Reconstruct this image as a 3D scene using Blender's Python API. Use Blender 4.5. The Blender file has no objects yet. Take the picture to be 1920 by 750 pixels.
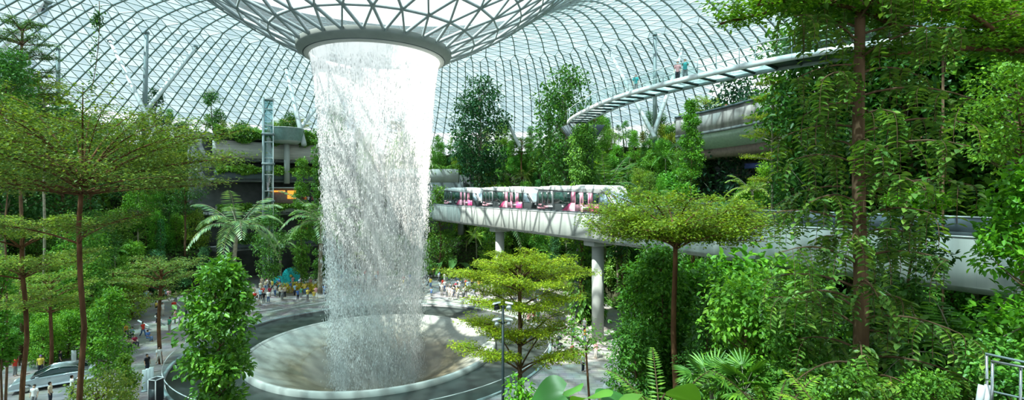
import bpy, bmesh, math, random
import numpy as np
from mathutils import Vector, Matrix
PI = math.pi
scene = bpy.context.scene
COL = scene.collection
random.seed(7)
RNG = np.random.default_rng(7)

# ------------------------------------------------------------------ camera, light, exposure
EYE = 16.3                                   # camera height over the plaza
F_PX = 905.0                                 # focal length for a 1920 px wide frame
cam_d = bpy.data.cameras.new('camera'); cam = bpy.data.objects.new('camera', cam_d); COL.objects.link(cam)
cam.location = (0, 0, EYE); cam.rotation_euler = (PI / 2, 0, 0)
cam_d.sensor_width = 36.0; cam_d.lens = 36.0 * F_PX / 1920.0; cam_d.shift_y = -14.0 / 1920.0
cam_d.clip_end = 1000
scene.camera = cam
scene.view_settings.view_transform = 'Standard'; scene.view_settings.look = 'None'
scene.view_settings.gamma = 1.0; scene.view_settings.use_curve_mapping = False
scene.view_settings.exposure = 0.68
SUN_DIR = Vector((-0.38, -0.30, 0.87)).normalized()     # towards the sun
sun_d = bpy.data.lights.new('sun', 'SUN'); sun = bpy.data.objects.new('sun', sun_d); COL.objects.link(sun)
sun_d.energy = 15.0; sun_d.angle = math.radians(0.8); sun_d.color = (1.0, 0.96, 0.86)
sun.rotation_euler = SUN_DIR.to_track_quat('Z', 'Y').to_euler()
sun.location = (0, 0, 90)
world = bpy.data.worlds.new('sky'); scene.world = world; world.use_nodes = True
wn = world.node_tree; wn.nodes.clear()
w_out = wn.nodes.new('ShaderNodeOutputWorld'); w_bg = wn.nodes.new('ShaderNodeBackground')
w_tc = wn.nodes.new('ShaderNodeTexCoord'); w_map = wn.nodes.new('ShaderNodeMapping'); w_noise = wn.nodes.new('ShaderNodeTexNoise')
w_ramp = wn.nodes.new('ShaderNodeValToRGB')
w_map.inputs['Scale'].default_value = (1, 1, 2.2)
w_noise.inputs['Scale'].default_value = 1.7; w_noise.inputs['Detail'].default_value = 5
w_ramp.color_ramp.elements[0].position = 0.36; w_ramp.color_ramp.elements[0].color = (0.62, 0.82, 1.0, 1)
w_ramp.color_ramp.elements[1].position = 0.56; w_ramp.color_ramp.elements[1].color = (1.0, 1.0, 1.0, 1)
wn.links.new(w_tc.outputs['Generated'], w_map.inputs['Vector']); wn.links.new(w_map.outputs[0], w_noise.inputs['Vector'])
wn.links.new(w_noise.outputs['Fac'], w_ramp.inputs['Fac']); wn.links.new(w_ramp.outputs[0], w_bg.inputs['Color'])
w_bg.inputs['Strength'].default_value = 1.45
wn.links.new(w_bg.outputs[0], w_out.inputs['Surface'])
scene.cycles.max_bounces = 7; scene.cycles.diffuse_bounces = 3; scene.cycles.glossy_bounces = 2
scene.cycles.transmission_bounces = 2; scene.cycles.transparent_max_bounces = 12
scene.cycles.use_denoising = True
scene.cycles.caustics_reflective = False; scene.cycles.caustics_refractive = False

CX, CY = -14.6, 52.0                          # axis of the falling water

def at(px, py, d):
    """World point seen at (px, py) of the photograph at depth d."""
    return Vector(((px - 960) / F_PX * d, d, EYE + (361 - py) / F_PX * d))

def project(x, y, z):
    return 960 + F_PX * x / y, 361 - F_PX * (z - EYE) / y

# ------------------------------------------------------------------ tagging and mesh helpers
def tag(o, label=None, cat=None, group=None, kind=None):
    if label: o['label'] = label
    if cat: o['category'] = cat
    if group: o['group'] = group
    if kind: o['kind'] = kind
    return o

def empty(name, loc=(0, 0, 0), rz=0.0):
    o = bpy.data.objects.new(name, None); COL.objects.link(o); o.empty_display_size = 0.3
    o.location = loc; o.rotation_euler = (0, 0, rz)
    return o

def link(name, mesh, mat=None, parent=None, color=None):
    o = bpy.data.objects.new(name, mesh); COL.objects.link(o)
    if mat is not None and len(mesh.materials) == 0: mesh.materials.append(mat)
    if parent is not None: o.parent = parent
    if color is not None: o.color = color
    return o

def mesh_np(name, V, Fc, smooth=False):
    """Mesh from a vertex array and an (n, k) face array (or a list of such arrays)."""
    me = bpy.data.meshes.new(name)
    V = np.asarray(V, dtype=np.float32).reshape(-1, 3)
    if not isinstance(Fc, (list, tuple)) or (len(Fc) and not hasattr(Fc[0], 'shape')): Fc = [np.asarray(Fc)]
    Fc = [np.asarray(f, dtype=np.int32) for f in Fc if len(f)]
    loops = np.concatenate([f.ravel() for f in Fc])
    sizes = np.concatenate([np.full(len(f), f.shape[1], dtype=np.int32) for f in Fc])
    starts = np.concatenate([[0], np.cumsum(sizes)[:-1]]).astype(np.int32)
    me.vertices.add(len(V)); me.vertices.foreach_set('co', V.ravel())
    me.loops.add(len(loops)); me.loops.foreach_set('vertex_index', loops)
    me.polygons.add(len(sizes)); me.polygons.foreach_set('loop_start', starts)
    me.update(calc_edges=True)
    if smooth: me.polygons.foreach_set('use_smooth', np.ones(len(sizes), dtype=bool))
    me.validate()
    return me

class MB:
    """Collects boxes, tubes and patches; build() links them as one mesh object."""
    def __init__(s): s.v = []; s.q = []; s.t = []; s.n = 0
    def add(s, V, Q=None, T=None):
        V = np.asarray(V, dtype=float).reshape(-1, 3)
        if Q is not None and len(Q): s.q.append(np.asarray(Q, dtype=int) + s.n)
        if T is not None and len(T): s.t.append(np.asarray(T, dtype=int) + s.n)
        s.v.append(V); s.n += len(V)
        return s
    def box(s, x0, x1, y0, y1, z0, z1, M=None):
        V = np.array([[x, y, z] for x in (x0, x1) for y in (y0, y1) for z in (z0, z1)], dtype=float)
        if M is not None: V = np.array([M @ Vector(p) for p in V])
        return s.add(V, [[0, 1, 3, 2], [4, 6, 7, 5], [0, 4, 5, 1], [2, 3, 7, 6], [0, 2, 6, 4], [1, 5, 7, 3]])
    def tube(s, pts, rad, sides=6, caps=True):
        P = np.asarray(pts, dtype=float); n = len(P)
        R = np.full(n, rad) if np.isscalar(rad) else np.asarray(rad, dtype=float)
        T = np.gradient(P, axis=0); T /= (np.linalg.norm(T, axis=1, keepdims=True) + 1e-9)
        ref = np.array([0, 0, 1.0]) if abs(T[:, 2]).mean() < 0.8 else np.array([1.0, 0, 0])
        A = np.cross(T, ref); A /= (np.linalg.norm(A, axis=1, keepdims=True) + 1e-9); B = np.cross(T, A)
        a = np.arange(sides) * 2 * PI / sides
        V = P[:, None, :] + R[:, None, None] * (A[:, None, :] * np.cos(a)[None, :, None] + B[:, None, :] * np.sin(a)[None, :, None])
        i = np.arange(n - 1)[:, None] * sides; j = np.arange(sides)[None, :]; k = (j + 1) % sides
        Q = np.stack([i + j, i + k, i + sides + k, i + sides + j], -1).reshape(-1, 4)
        V = V.reshape(-1, 3); Tq = None
        if caps:
            c0 = len(V); V = np.vstack([V, P[:1], P[-1:]]); jj = np.arange(sides); kk = (jj + 1) % sides
            Tq = np.vstack([np.stack([np.full(sides, c0), kk, jj], -1), np.stack([np.full(sides, c0 + 1), jj + (n - 1) * sides, kk + (n - 1) * sides], -1)])
        return s.add(V, Q, Tq)
    def lathe(s, prof, seg=96, c=(0, 0), a0=0.0, a1=2 * PI):
        prof = np.asarray(prof, dtype=float); m = len(prof); full = abs(a1 - a0 - 2 * PI) < 1e-6
        na = seg if full else seg + 1
        a = a0 + (a1 - a0) * np.arange(na) / seg
        V = np.stack([c[0] + prof[None, :, 0] * np.cos(a)[:, None], c[1] + prof[None, :, 0] * np.sin(a)[:, None], np.repeat(prof[None, :, 1], na, 0)], -1).reshape(-1, 3)
        i = np.arange(seg)[:, None]; j = np.arange(m - 1)[None, :]; k = (i + 1) % na
        Q = np.stack([i * m + j, k * m + j, k * m + j + 1, i * m + j + 1], -1).reshape(-1, 4)
        return s.add(V, Q)
    def prism(s, poly, y0, y1, M=None):
        """poly in the x-z plane, extruded along y."""
        n = len(poly)
        V = np.array([[p[0], y0, p[1]] for p in poly] + [[p[0], y1, p[1]] for p in poly], dtype=float)
        if M is not None: V = np.array([M @ Vector(p) for p in V])
        Q = [[i, (i + 1) % n, n + (i + 1) % n, n + i] for i in range(n)]
        T = [[0, i + 1, i] for i in range(1, n - 1)] + [[n, n + i, n + i + 1] for i in range(1, n - 1)]
        return s.add(V, Q, T)
    def ball(s, c, r, seg=10, rings=7):
        r = (r, r, r) if np.isscalar(r) else r
        th = np.linspace(0.02, PI - 0.02, rings)
        prof = np.stack([np.sin(th), -np.cos(th)], -1)
        b = MB().lathe(prof, seg); V = b.v[0] * np.array(r) + np.array(c)
        return s.add(V, b.q[0])
    def mesh(s, name='mesh', smooth=False):
        return mesh_np(name, np.vstack(s.v), [f for f in ([np.vstack(s.q)] if s.q else []) + ([np.vstack(s.t)] if s.t else [])], smooth)
    def build(s, name, mat=None, parent=None, smooth=False, color=None):
        return link(name, s.mesh(name, smooth), mat, parent, color)

def bevel(o, w=0.03, seg=2):
    m = o.modifiers.new('bevel', 'BEVEL'); m.width = w; m.segments = seg; m.limit_method = 'ANGLE'; m.angle_limit = 0.7
    return o

# ------------------------------------------------------------------ materials
def new_mat(name):
    m = bpy.data.materials.new(name); m.use_nodes = True; nt = m.node_tree; nt.nodes.clear()
    return m, nt, nt.nodes.new('ShaderNodeOutputMaterial')

def N(nt, t, **kw):
    n = nt.nodes.new(t)
    for k, v in kw.items():
        if k in n.inputs: n.inputs[k].default_value = v
        else: setattr(n, k, v)
    return n

def plain(name, col, rough=0.6, metal=0.0, var=0.12, scale=3.0, bump=0.0, spec=0.5, stretch=None, detail=4):
    m, nt, out = new_mat(name)
    b = N(nt, 'ShaderNodeBsdfPrincipled'); b.inputs['Roughness'].default_value = rough; b.inputs['Metallic'].default_value = metal
    b.inputs['Specular IOR Level'].default_value = spec
    tc = N(nt, 'ShaderNodeTexCoord'); no = N(nt, 'ShaderNodeTexNoise'); no.inputs['Scale'].default_value = scale; no.inputs['Detail'].default_value = detail
    mp = N(nt, 'ShaderNodeMapping'); mp.inputs['Scale'].default_value = stretch or (1, 1, 1)
    nt.links.new(tc.outputs['Object'], mp.inputs[0]); nt.links.new(mp.outputs[0], no.inputs['Vector'])
    r = N(nt, 'ShaderNodeValToRGB'); e = r.color_ramp.elements
    e[0].position = 0.3; e[1].position = 0.7
    e[0].color = tuple(c * (1 - var) for c in col) + (1,); e[1].color = tuple(min(1, c * (1 + var)) for c in col) + (1,)
    nt.links.new(no.outputs['Fac'], r.inputs[0]); nt.links.new(r.outputs[0], b.inputs['Base Color'])
    if bump:
        bp = N(nt, 'ShaderNodeBump'); bp.inputs['Strength'].default_value = bump
        nt.links.new(no.outputs['Fac'], bp.inputs['Height']); nt.links.new(bp.outputs[0], b.inputs['Normal'])
    nt.links.new(b.outputs[0], out.inputs[0])
    return m

def leaf_material(name, gloss=0.35, trans=0.35, spread=0.5):
    """Leaf colour = the object's own colour, varied leaf by leaf."""
    m, nt, out = new_mat(name)
    oi = N(nt, 'ShaderNodeObjectInfo'); g = N(nt, 'ShaderNodeNewGeometry')
    r = N(nt, 'ShaderNodeValToRGB'); e = r.color_ramp.elements
    e[0].position = 0.0; e[0].color = (1 - spread, 1 - spread * 0.8, 1 - spread, 1)
    e[1].position = 1.0; e[1].color = (1.35 + spread * 0.6, 1.2 + spread * 0.3, 1.0, 1)
    mid = r.color_ramp.elements.new(0.55); mid.color = (0.9, 0.95, 1.0, 1)
    mu = N(nt, 'ShaderNodeMix', data_type='RGBA', blend_type='MULTIPLY'); mu.inputs[0].default_value = 1.0
    nt.links.new(g.outputs['Random Per Island'], r.inputs[0])
    nt.links.new(oi.outputs['Color'], mu.inputs[6]); nt.links.new(r.outputs[0], mu.inputs[7])
    b = N(nt, 'ShaderNodeBsdfPrincipled'); b.inputs['Roughness'].default_value = 0.42; b.inputs['Specular IOR Level'].default_value = gloss
    t = N(nt, 'ShaderNodeBsdfTranslucent'); mx = N(nt, 'ShaderNodeMixShader'); mx.inputs[0].default_value = trans
    tm = N(nt, 'ShaderNodeMix', data_type='RGBA', blend_type='MULTIPLY'); tm.inputs[0].default_value = 1.0; tm.inputs[7].default_value = (1.5, 1.35, 0.6, 1)
    nt.links.new(mu.outputs[2], b.inputs['Base Color']); nt.links.new(mu.outputs[2], tm.inputs[6]); nt.links.new(tm.outputs[2], t.inputs[0])
    nt.links.new(b.outputs[0], mx.inputs[1]); nt.links.new(t.outputs[0], mx.inputs[2]); nt.links.new(mx.outputs[0], out.inputs[0])
    return m

def tint_material(name, rough=0.6, spec=0.3):
    m, nt, out = new_mat(name)
    oi = N(nt, 'ShaderNodeObjectInfo'); b = N(nt, 'ShaderNodeBsdfPrincipled'); b.inputs['Roughness'].default_value = rough
    b.inputs['Specular IOR Level'].default_value = spec
    no = N(nt, 'ShaderNodeTexNoise'); no.inputs['Scale'].default_value = 6.0
    tc = N(nt, 'ShaderNodeTexCoord'); nt.links.new(tc.outputs['Object'], no.inputs['Vector'])
    mr = N(nt, 'ShaderNodeMapRange'); mr.inputs[3].default_value = 0.8; mr.inputs[4].default_value = 1.2
    nt.links.new(no.outputs['Fac'], mr.inputs[0])
    mu = N(nt, 'ShaderNodeVectorMath', operation='SCALE')
    nt.links.new(oi.outputs['Color'], mu.inputs[0]); nt.links.new(mr.outputs[0], mu.inputs['Scale'])
    nt.links.new(mu.outputs[0], b.inputs['Base Color']); nt.links.new(b.outputs[0], out.inputs[0])
    return m

def clear_glass(name, tint, gloss=0.12, rough=0.03):
    m, nt, out = new_mat(name)
    t = N(nt, 'ShaderNodeBsdfTransparent'); t.inputs[0].default_value = tint + (1,)
    g = N(nt, 'ShaderNodeBsdfGlossy'); g.inputs['Roughness'].default_value = rough
    mx = N(nt, 'ShaderNodeMixShader'); mx.inputs[0].default_value = gloss
    nt.links.new(t.outputs[0], mx.inputs[1]); nt.links.new(g.outputs[0], mx.inputs[2]); nt.links.new(mx.outputs[0], out.inputs[0])
    return m

def roof_glass(name, lo, hi, frit):
    """Coated roof panes: every pane its own tint, part clear, part white-fritted."""
    m, nt, out = new_mat(name)
    g = N(nt, 'ShaderNodeNewGeometry'); r = N(nt, 'ShaderNodeValToRGB'); e = r.color_ramp.elements
    e[0].position = 0; e[0].color = lo + (1,); e[1].position = 1; e[1].color = hi + (1,)
    nt.links.new(g.outputs['Random Per Island'], r.inputs[0])
    t = N(nt, 'ShaderNodeBsdfTransparent'); d = N(nt, 'ShaderNodeBsdfTranslucent'); d.inputs[0].default_value = (0.72, 0.86, 0.90, 1)
    mx = N(nt, 'ShaderNodeMixShader'); mx.inputs[0].default_value = frit
    nt.links.new(r.outputs[0], t.inputs[0]); nt.links.new(t.outputs[0], mx.inputs[1]); nt.links.new(d.outputs[0], mx.inputs[2])
    nt.links.new(mx.outputs[0], out.inputs[0])
    return m

M = {}
M['leaf'] = leaf_material('leaf')
M['leaf_glossy'] = leaf_material('glossy_leaf', gloss=0.6, trans=0.25, spread=0.55)
M['bark'] = plain('bark', (0.16, 0.095, 0.055), 0.9, var=0.4, scale=6, bump=0.4, spec=0.1, stretch=(1, 1, 0.3))
M['bark_pale'] = plain('pale_bark', (0.34, 0.30, 0.22), 0.9, var=0.3, scale=6, bump=0.3, spec=0.1)
M['bark_red'] = plain('reddish_bark', (0.16, 0.078, 0.04), 0.85, var=0.45, scale=5, bump=0.4, spec=0.1, stretch=(1, 1, 0.25))
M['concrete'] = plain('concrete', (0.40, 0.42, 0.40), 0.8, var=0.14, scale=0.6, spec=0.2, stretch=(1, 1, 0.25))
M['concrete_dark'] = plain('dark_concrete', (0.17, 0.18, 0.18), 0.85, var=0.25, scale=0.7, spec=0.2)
M['slate'] = plain('slate_grey_panel', (0.10, 0.13, 0.15), 0.6, var=0.15, scale=0.8)
M['beige_band'] = plain('beige_louvre', (0.50, 0.46, 0.42), 0.8, var=0.1)
M['soil'] = plain('soil', (0.045, 0.050, 0.028), 1.0, var=0.4, scale=1.2, spec=0.0)
M['steel'] = plain('painted_steel', (0.27, 0.33, 0.34), 0.5, var=0.08)
M['steel_rib'] = plain('rib_steel', (0.30, 0.36, 0.37), 0.5, var=0.08)
M['steel_cross'] = plain('light_painted_steel', (0.62, 0.70, 0.71), 0.5, var=0.08)
M['steel_pale'] = plain('pale_steel', (0.66, 0.70, 0.70), 0.45, var=0.05)
M['steel_dark'] = plain('dark_steel', (0.035, 0.05, 0.055), 0.45, var=0.1)
M['chrome'] = plain('brushed_chrome', (0.50, 0.52, 0.53), 0.25, metal=0.9, var=0.05)
M['ring'] = plain('ring_cladding', (0.235, 0.265, 0.25), 0.6, var=0.08, scale=1)
M['ring_pale'] = plain('ring_soffit', (0.40, 0.43, 0.41), 0.6, var=0.08, scale=1)
M['white'] = plain('white_paint', (0.82, 0.83, 0.84), 0.5, var=0.03)
M['black'] = plain('black_plastic', (0.02, 0.022, 0.025), 0.4, var=0.1)
M['tint'] = tint_material('cloth', 0.8, 0.1)
M['paint'] = tint_material('gloss_paint', 0.3, 0.5)
M['dome'] = roof_glass('dome_glass', (0.12, 0.20, 0.225), (0.25, 0.335, 0.355), 0.05)
M['dome_clear'] = roof_glass('clear_glass', (0.46, 0.53, 0.54), (0.60, 0.64, 0.65), 0.05)
M['balustrade'] = clear_glass('balustrade_glass', (0.86, 0.95, 0.93), 0.04)
M['dark_glass'] = plain('dark_glass', (0.015, 0.05, 0.04), 0.08, var=0.5, scale=0.8, spec=0.9)
M['sky_glass'] = plain('windscreen_glass', (0.30, 0.42, 0.50), 0.06, var=0.35, scale=1.5, spec=1.0)
M['basin'] = plain('wet_dark_stone', (0.040, 0.050, 0.046), 0.30, var=0.3, scale=0.4, spec=0.35)

# ------------------------------------------------------------------ ground shape
def start_r(th):
    """Radius at which the planted valley side begins, by direction from the falling water."""
    d = np.degrees(th) % 360
    xs = [0, 40, 90, 125, 180, 225, 286, 330, 360]
    ys = [29, 35, 43, 46, 46, 42, 36, 29, 29]
    return np.interp(d, xs, ys)

NOTCH = [(math.radians(112), math.radians(140), 58.0), (math.radians(2), math.radians(27), 54.0)]
PROF_R = [0, 3.5, 8, 11.5, 15, 18.5, 22.5, 26, 60]
PROF_Z = [-0.05, 6.5, 7.6, 13.2, 14.6, 20.2, 21.6, 25.4, 26.0]
def ground_z(x, y):
    x = np.asarray(x, dtype=float); y = np.asarray(y, dtype=float)
    r = np.hypot(x - CX, y - CY); th = np.arctan2(y - CY, x - CX) % (2 * PI)
    s = start_r(th)
    z = np.interp(r - s, PROF_R, PROF_Z)
    wob = 0.6 * np.sin(x * 0.35) * np.cos(y * 0.31)
    z = np.where(r > s + 1, z + wob * np.clip((r - s - 1) / 3, 0, 1), np.minimum(z, 0))
    for a, b, rr in NOTCH:
        inside = (th > a) & (th < b)
        z = np.where(inside & (r < rr), np.minimum(z, -0.02), z)
    cap = np.where(y < 35, EYE - 0.46 * np.maximum(y, 3.0) - 0.4, np.where(y < 62, (y - 35) * 1.4 + 0.0, 1e3))
    near = (np.abs(x) < 1.3 * np.maximum(y, 1) + 6) | (y < 8)
    z = np.where(near & (cap < z), np.maximum(cap, -0.02), z)
    return z
def gz(x, y): return float(ground_z(x, y))
# ------------------------------------------------------------------ paving
def paving_material():
    m, nt, out = new_mat('stone_paving')
    tc = N(nt, 'ShaderNodeTexCoord'); br = N(nt, 'ShaderNodeTexBrick'); br.inputs['Scale'].default_value = 1.0
    br.inputs['Color1'].default_value = (0.46, 0.43, 0.41, 1); br.inputs['Color2'].default_value = (0.35, 0.335, 0.33, 1)
    br.inputs['Mortar'].default_value = (0.28, 0.26, 0.25, 1); br.inputs['Mortar Size'].default_value = 0.03
    br.inputs['Brick Width'].default_value = 1.2; br.inputs['Row Height'].default_value = 0.5
    no = N(nt, 'ShaderNodeTexNoise'); no.inputs['Scale'].default_value = 0.5; no.inputs['Detail'].default_value = 6
    mu = N(nt, 'ShaderNodeMix', data_type='RGBA', blend_type='MULTIPLY'); mu.inputs[0].default_value = 0.55
    b = N(nt, 'ShaderNodeBsdfPrincipled'); b.inputs['Roughness'].default_value = 0.55
    nt.links.new(tc.outputs['Object'], br.inputs['Vector']); nt.links.new(tc.outputs['Object'], no.inputs['Vector'])
    nt.links.new(br.outputs[0], mu.inputs[6]); nt.links.new(no.outputs['Color'], mu.inputs[7])
    nt.links.new(mu.outputs[2], b.inputs['Base Color']); nt.links.new(b.outputs[0], out.inputs[0])
    return m
M['paving'] = paving_material()
R_OUT, R_IN = 18.5, 12.5
b = MB().lathe([(R_OUT + 0.02, -0.35), (R_OUT + 0.02, 0), (30, 0), (45, 0), (64, 0)], 160, (CX, CY))
tag(b.build('floor', M['paving']), kind='structure')

def terrain():
    na, nr = 260, 110
    a = np.arange(na) * 2 * PI / na; s = start_r(a)
    rr = np.concatenate([np.linspace(0, 30, 76), np.linspace(31, 52, 34)])
    X = CX + (s[:, None] - 0.3 + rr[None, :]) * np.cos(a)[:, None]; Y = CY + (s[:, None] - 0.3 + rr[None, :]) * np.sin(a)[:, None]
    Z = ground_z(X, Y) - 0.02
    Z = np.where(rr[None, :] < 0.2, -0.3, Z)
    V = np.stack([X, Y, Z], -1).reshape(-1, 3)
    i = np.arange(na)[:, None]; j = np.arange(nr - 1)[None, :]; k = (i + 1) % na
    Q = np.stack([i * nr + j, k * nr + j, k * nr + j + 1, i * nr + j + 1], -1).reshape(-1, 4)
    return link('ground', mesh_np('ground', V, Q), M['soil'])
tag(terrain(), kind='structure')

# ------------------------------------------------------------------ glass roof: a ring-shaped dome funnelling down to the oculus
DP_R = [7.9, 9.6, 11.5, 14, 17, 20, 24, 30, 36, 42, 50, 58, 66, 74, 82, 88, 93]
DP_Z = [31.45, 32.2, 33.2, 34.4, 36.4, 38.6, 41.2, 44.4, 46.6, 47.6, 47.2, 45.2, 41.8, 37.2, 31.5, 26.8, 22.0]
def dome_z(r): return float(np.interp(r, DP_R, DP_Z))
def dome_rings():
    pr, pz = np.array(DP_R), np.array(DP_Z)
    # smooth arc-length sampling
    rr = np.linspace(pr[0], pr[-1], 600); zz = np.interp(rr, pr, pz)
    k = np.ones(41) / 41; zs = np.convolve(np.pad(zz, 20, mode='edge'), k, 'valid'); w = np.clip((rr - pr[0]) / 4, 0, 1) * np.clip((pr[-1] - rr) / 4, 0, 1)
    zz = zz * (1 - w) + zs * w
    s = np.concatenate([[0], np.cumsum(np.hypot(np.diff(rr), np.diff(zz)))])
    out = []; cur = 0.0; n = 26
    while cur < s[-1]:
        r = float(np.interp(cur, s, rr)); z = float(np.interp(cur, s, zz))
        out.append((r, z)); cur += 2.9 if r < 17 else 1.95
    return out
rings = dome_rings()
counts = []
n = 26
for i, (r, z) in enumerate(rings):
    if 2 * PI * r / n > 3.3 and (not counts or counts[-1] == n) and i > 1 and len([c for c in counts if c == n]) > 1: n *= 2
    counts.append(n)
nodes = []; phase = 0.0; idx = []
tw = 0.0
for i, (r, z) in enumerate(rings):
    n = counts[i]
    if i and counts[i] == counts[i - 1]: tw += PI / n * (1.0 if i <= 5 else 0.30)
    a = tw + np.arange(n) * 2 * PI / n
    idx.append(sum(counts[:i])); nodes.append(np.stack([CX + r * np.cos(a), CY + r * np.sin(a), np.full(n, z)], -1))
DN = np.vstack(nodes)
edges = []; tris = []; e_main = []
for i in range(len(rings) - 1):
    a, bn = counts[i], counts[i + 1]; A, B = idx[i], idx[i + 1]
    for k in range(a): edges.append((A + k, A + (k + 1) % a, 0))
    if bn == a:
        for k in range(a):                     # next ring is turned by half a step: node k sits between k and k+1 below
            p, q = A + k, A + (k + 1) % a; u, v = B + k, B + (k - 1) % a
            edges.append((p, u, 1)); edges.append((p, v, 0 if i > 4 else 1))
            tris.append((p, q, u, i)); tris.append((p, u, v, i))
    else:
        for k in range(a):
            p, q = A + k, A + (k + 1) % a; u, v, w = B + 2 * k, B + 2 * k + 1, B + (2 * k + 2) % bn
            edges.append((p, u, 1)); edges.append((p, v, 0)); edges.append((q, v, 0))
            tris.append((p, v, u, i)); tris.append((p, q, v, i)); tris.append((q, w, v, i))
for k in range(counts[-1]): edges.append((idx[-1] + k, idx[-1] + (k + 1) % counts[-1], 0))

def lattice(edges, w0, w1, depth):
    E = np.array([(e[0], e[1]) for e in edges]); main = np.array([e[2] for e in edges])
    P, Q = DN[E[:, 0]], DN[E[:, 1]]; T = Q - P; T /= np.linalg.norm(T, axis=1, keepdims=True)
    U = np.array([[0, 0, 1.0]]) - T * T[:, 2:3]; U /= np.linalg.norm(U, axis=1, keepdims=True); S = np.cross(T, U)
    w = np.where(main, w1, w0)[:, None] / 2; d = depth
    V = np.stack([P - S * w, P + S * w, P + S * w - U * d, P - S * w - U * d, Q - S * w, Q + S * w, Q + S * w - U * d, Q - S * w - U * d], 1)
    base = (np.arange(len(E)) * 8)[:, None, None]
    F = np.array([[0, 4, 5, 1], [1, 5, 6, 2], [2, 6, 7, 3], [3, 7, 4, 0]])[None] + base
    return V.reshape(-1, 3), F.reshape(-1, 4)

def pane_object(name, sel, mat, parent):
    tr = np.array([t[:3] for t in tris if sel(t[3], DN[t[0]])])
    P = DN[tr].copy(); P[:, :, 2] += 0.05
    c = P.mean(axis=1, keepdims=True); P = c + (P - c) * 0.985
    V = P.reshape(-1, 3); F = np.arange(len(V)).reshape(-1, 3)
    return link(name, mesh_np(name, V, F), mat, parent)
def pane_zone(i, p):
    r = math.hypot(p[0] - CX, p[1] - CY); th = math.degrees(math.atan2(p[1] - CY, p[0] - CX))
    if r < 19.5: return 1
    lim = 80
    if -40 < th < 40: lim = 64
    return 2 if r > lim else 0
ceil = empty('ceiling', (0, 0, 0)); tag(ceil, kind='structure')
pane_object('tinted_panes', lambda i, p: pane_zone(i, p) == 0, M['dome'], ceil)
pane_object('clear_panes', lambda i, p: pane_zone(i, p) != 0, M['dome_clear'], ceil)
inner = [e for e in edges if math.hypot(DN[e[0]][0] - CX, DN[e[0]][1] - CY) < 20]
outer = [e for e in edges if math.hypot(DN[e[0]][0] - CX, DN[e[0]][1] - CY) >= 20]
V, Fq = lattice(inner, 0.13, 0.17, 0.30); link('funnel_frame', mesh_np('funnel_frame', V, Fq), M['steel'], ceil)
V, Fq = lattice([e for e in outer if e[2]], 0.1, 0.18, 0.26); link('rib_frame', mesh_np('rib_frame', V, Fq), M['steel_rib'], ceil)
V, Fq = lattice([e for e in outer if not e[2]], 0.08, 0.08, 0.16); link('cross_frame', mesh_np('cross_frame', V, Fq), M['steel_cross'], ceil)

def dome_hit(px, py):
    dx, dz = (px - 960) / F_PX, (361 - py) / F_PX
    d = 8.0
    while d < 170:
        x, y, z = dx * d, d, EYE + dz * d; r = math.hypot(x - CX, y - CY)
        if d > 60 and r > 8 and z >= dome_z(min(r, 93)) - 0.1: break
        d += 0.25
    return Vector((dx * d, d, EYE + dz * d)), d

# slanted and upright columns carrying the roof
cols = [(275, 58, 272, 185, 0.42), (368, 86, 305, 168, 0.40), (205, 75, 262, 190, 0.36), (92, 0, 55, 38, 0.5), (109, 88, 109, 180, 0.36),
        (536, 128, 556, 212, 0.50), (612, 178, 590, 206, 0.45), (1228, 62, 1228, 152, 0.42), (1281, 90, 1238, 215, 0.42),
        (1142, 95, 1172, 152, 0.40), (906, 142, 934, 196, 0.36), (1162, 0, 1162, 0, 0)]
names = ['behind the layered tree', 'leaning towards the lift tower', 'slanting down behind the layered tree', 'crossing the top corner of the roof',
         'short and dark over the tall dark trees', 'slanting beside the lift tower', 'slanting close beside the falling water', 'rising behind the curved glass bridge',
         'leaning under the curved glass bridge', 'slanting behind the row of young palms', 'slanting over the trees beside the ring']
for i, (x0, y0, x1, y1, rad) in enumerate(cols[:11]):
    top, d = dome_hit(x0, y0)
    dip = 0 if abs(x0 - x1) < 4 else 7
    bot = at(x1, y1, d - dip if i != 3 else d + 4)
    dirv = (bot - top).normalized()
    t = (top.z - 25.5) / max(0.05, -dirv.z)
    bot = top + dirv * t
    cb = MB().tube([top, bot], [rad * 0.75, rad], 14)
    e = empty('roof_column', bot); tag(e, 'round grey steel roof column ' + names[i], 'column', 'steel columns under the glass roof')
    V = np.vstack(cb.v) - np.array(bot); cb.v = [V]
    cb.build('shaft', M['steel'] if i in (0, 4, 7) else M['steel_pale'], e, smooth=True)
    MB().tube([(top - bot) - dirv * -0.2, (top - bot) + dirv * 0.5], rad * 1.05, 14).build('cap', M['steel'], e)

# ------------------------------------------------------------------ oculus ring
ring = empty('oculus_ring', (CX, CY, 30.4)); tag(ring, 'huge grey ring round the roof opening from which the water falls', 'ring')
def rb(name, prof, mat): return MB().lathe([(r, z - 30.4) for r, z in prof], 144).build(name, mat, ring, smooth=False)
rb('outer_band', [(8.0, 31.6), (8.02, 31.2), (7.9, 31.0), (7.32, 30.62)], M['ring'])
rb('shadow_groove', [(7.32, 30.62), (7.30, 30.72), (7.24, 30.72), (7.24, 30.58)], M['slate'])
rb('inner_band', [(7.24, 30.58), (6.78, 30.42), (6.74, 30.46), (6.74, 30.95)], M['ring_pale'])
rb('water_channel', [(6.74, 30.95), (7.0, 31.2), (7.7, 31.5), (8.0, 31.6)], M['white'])

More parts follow.
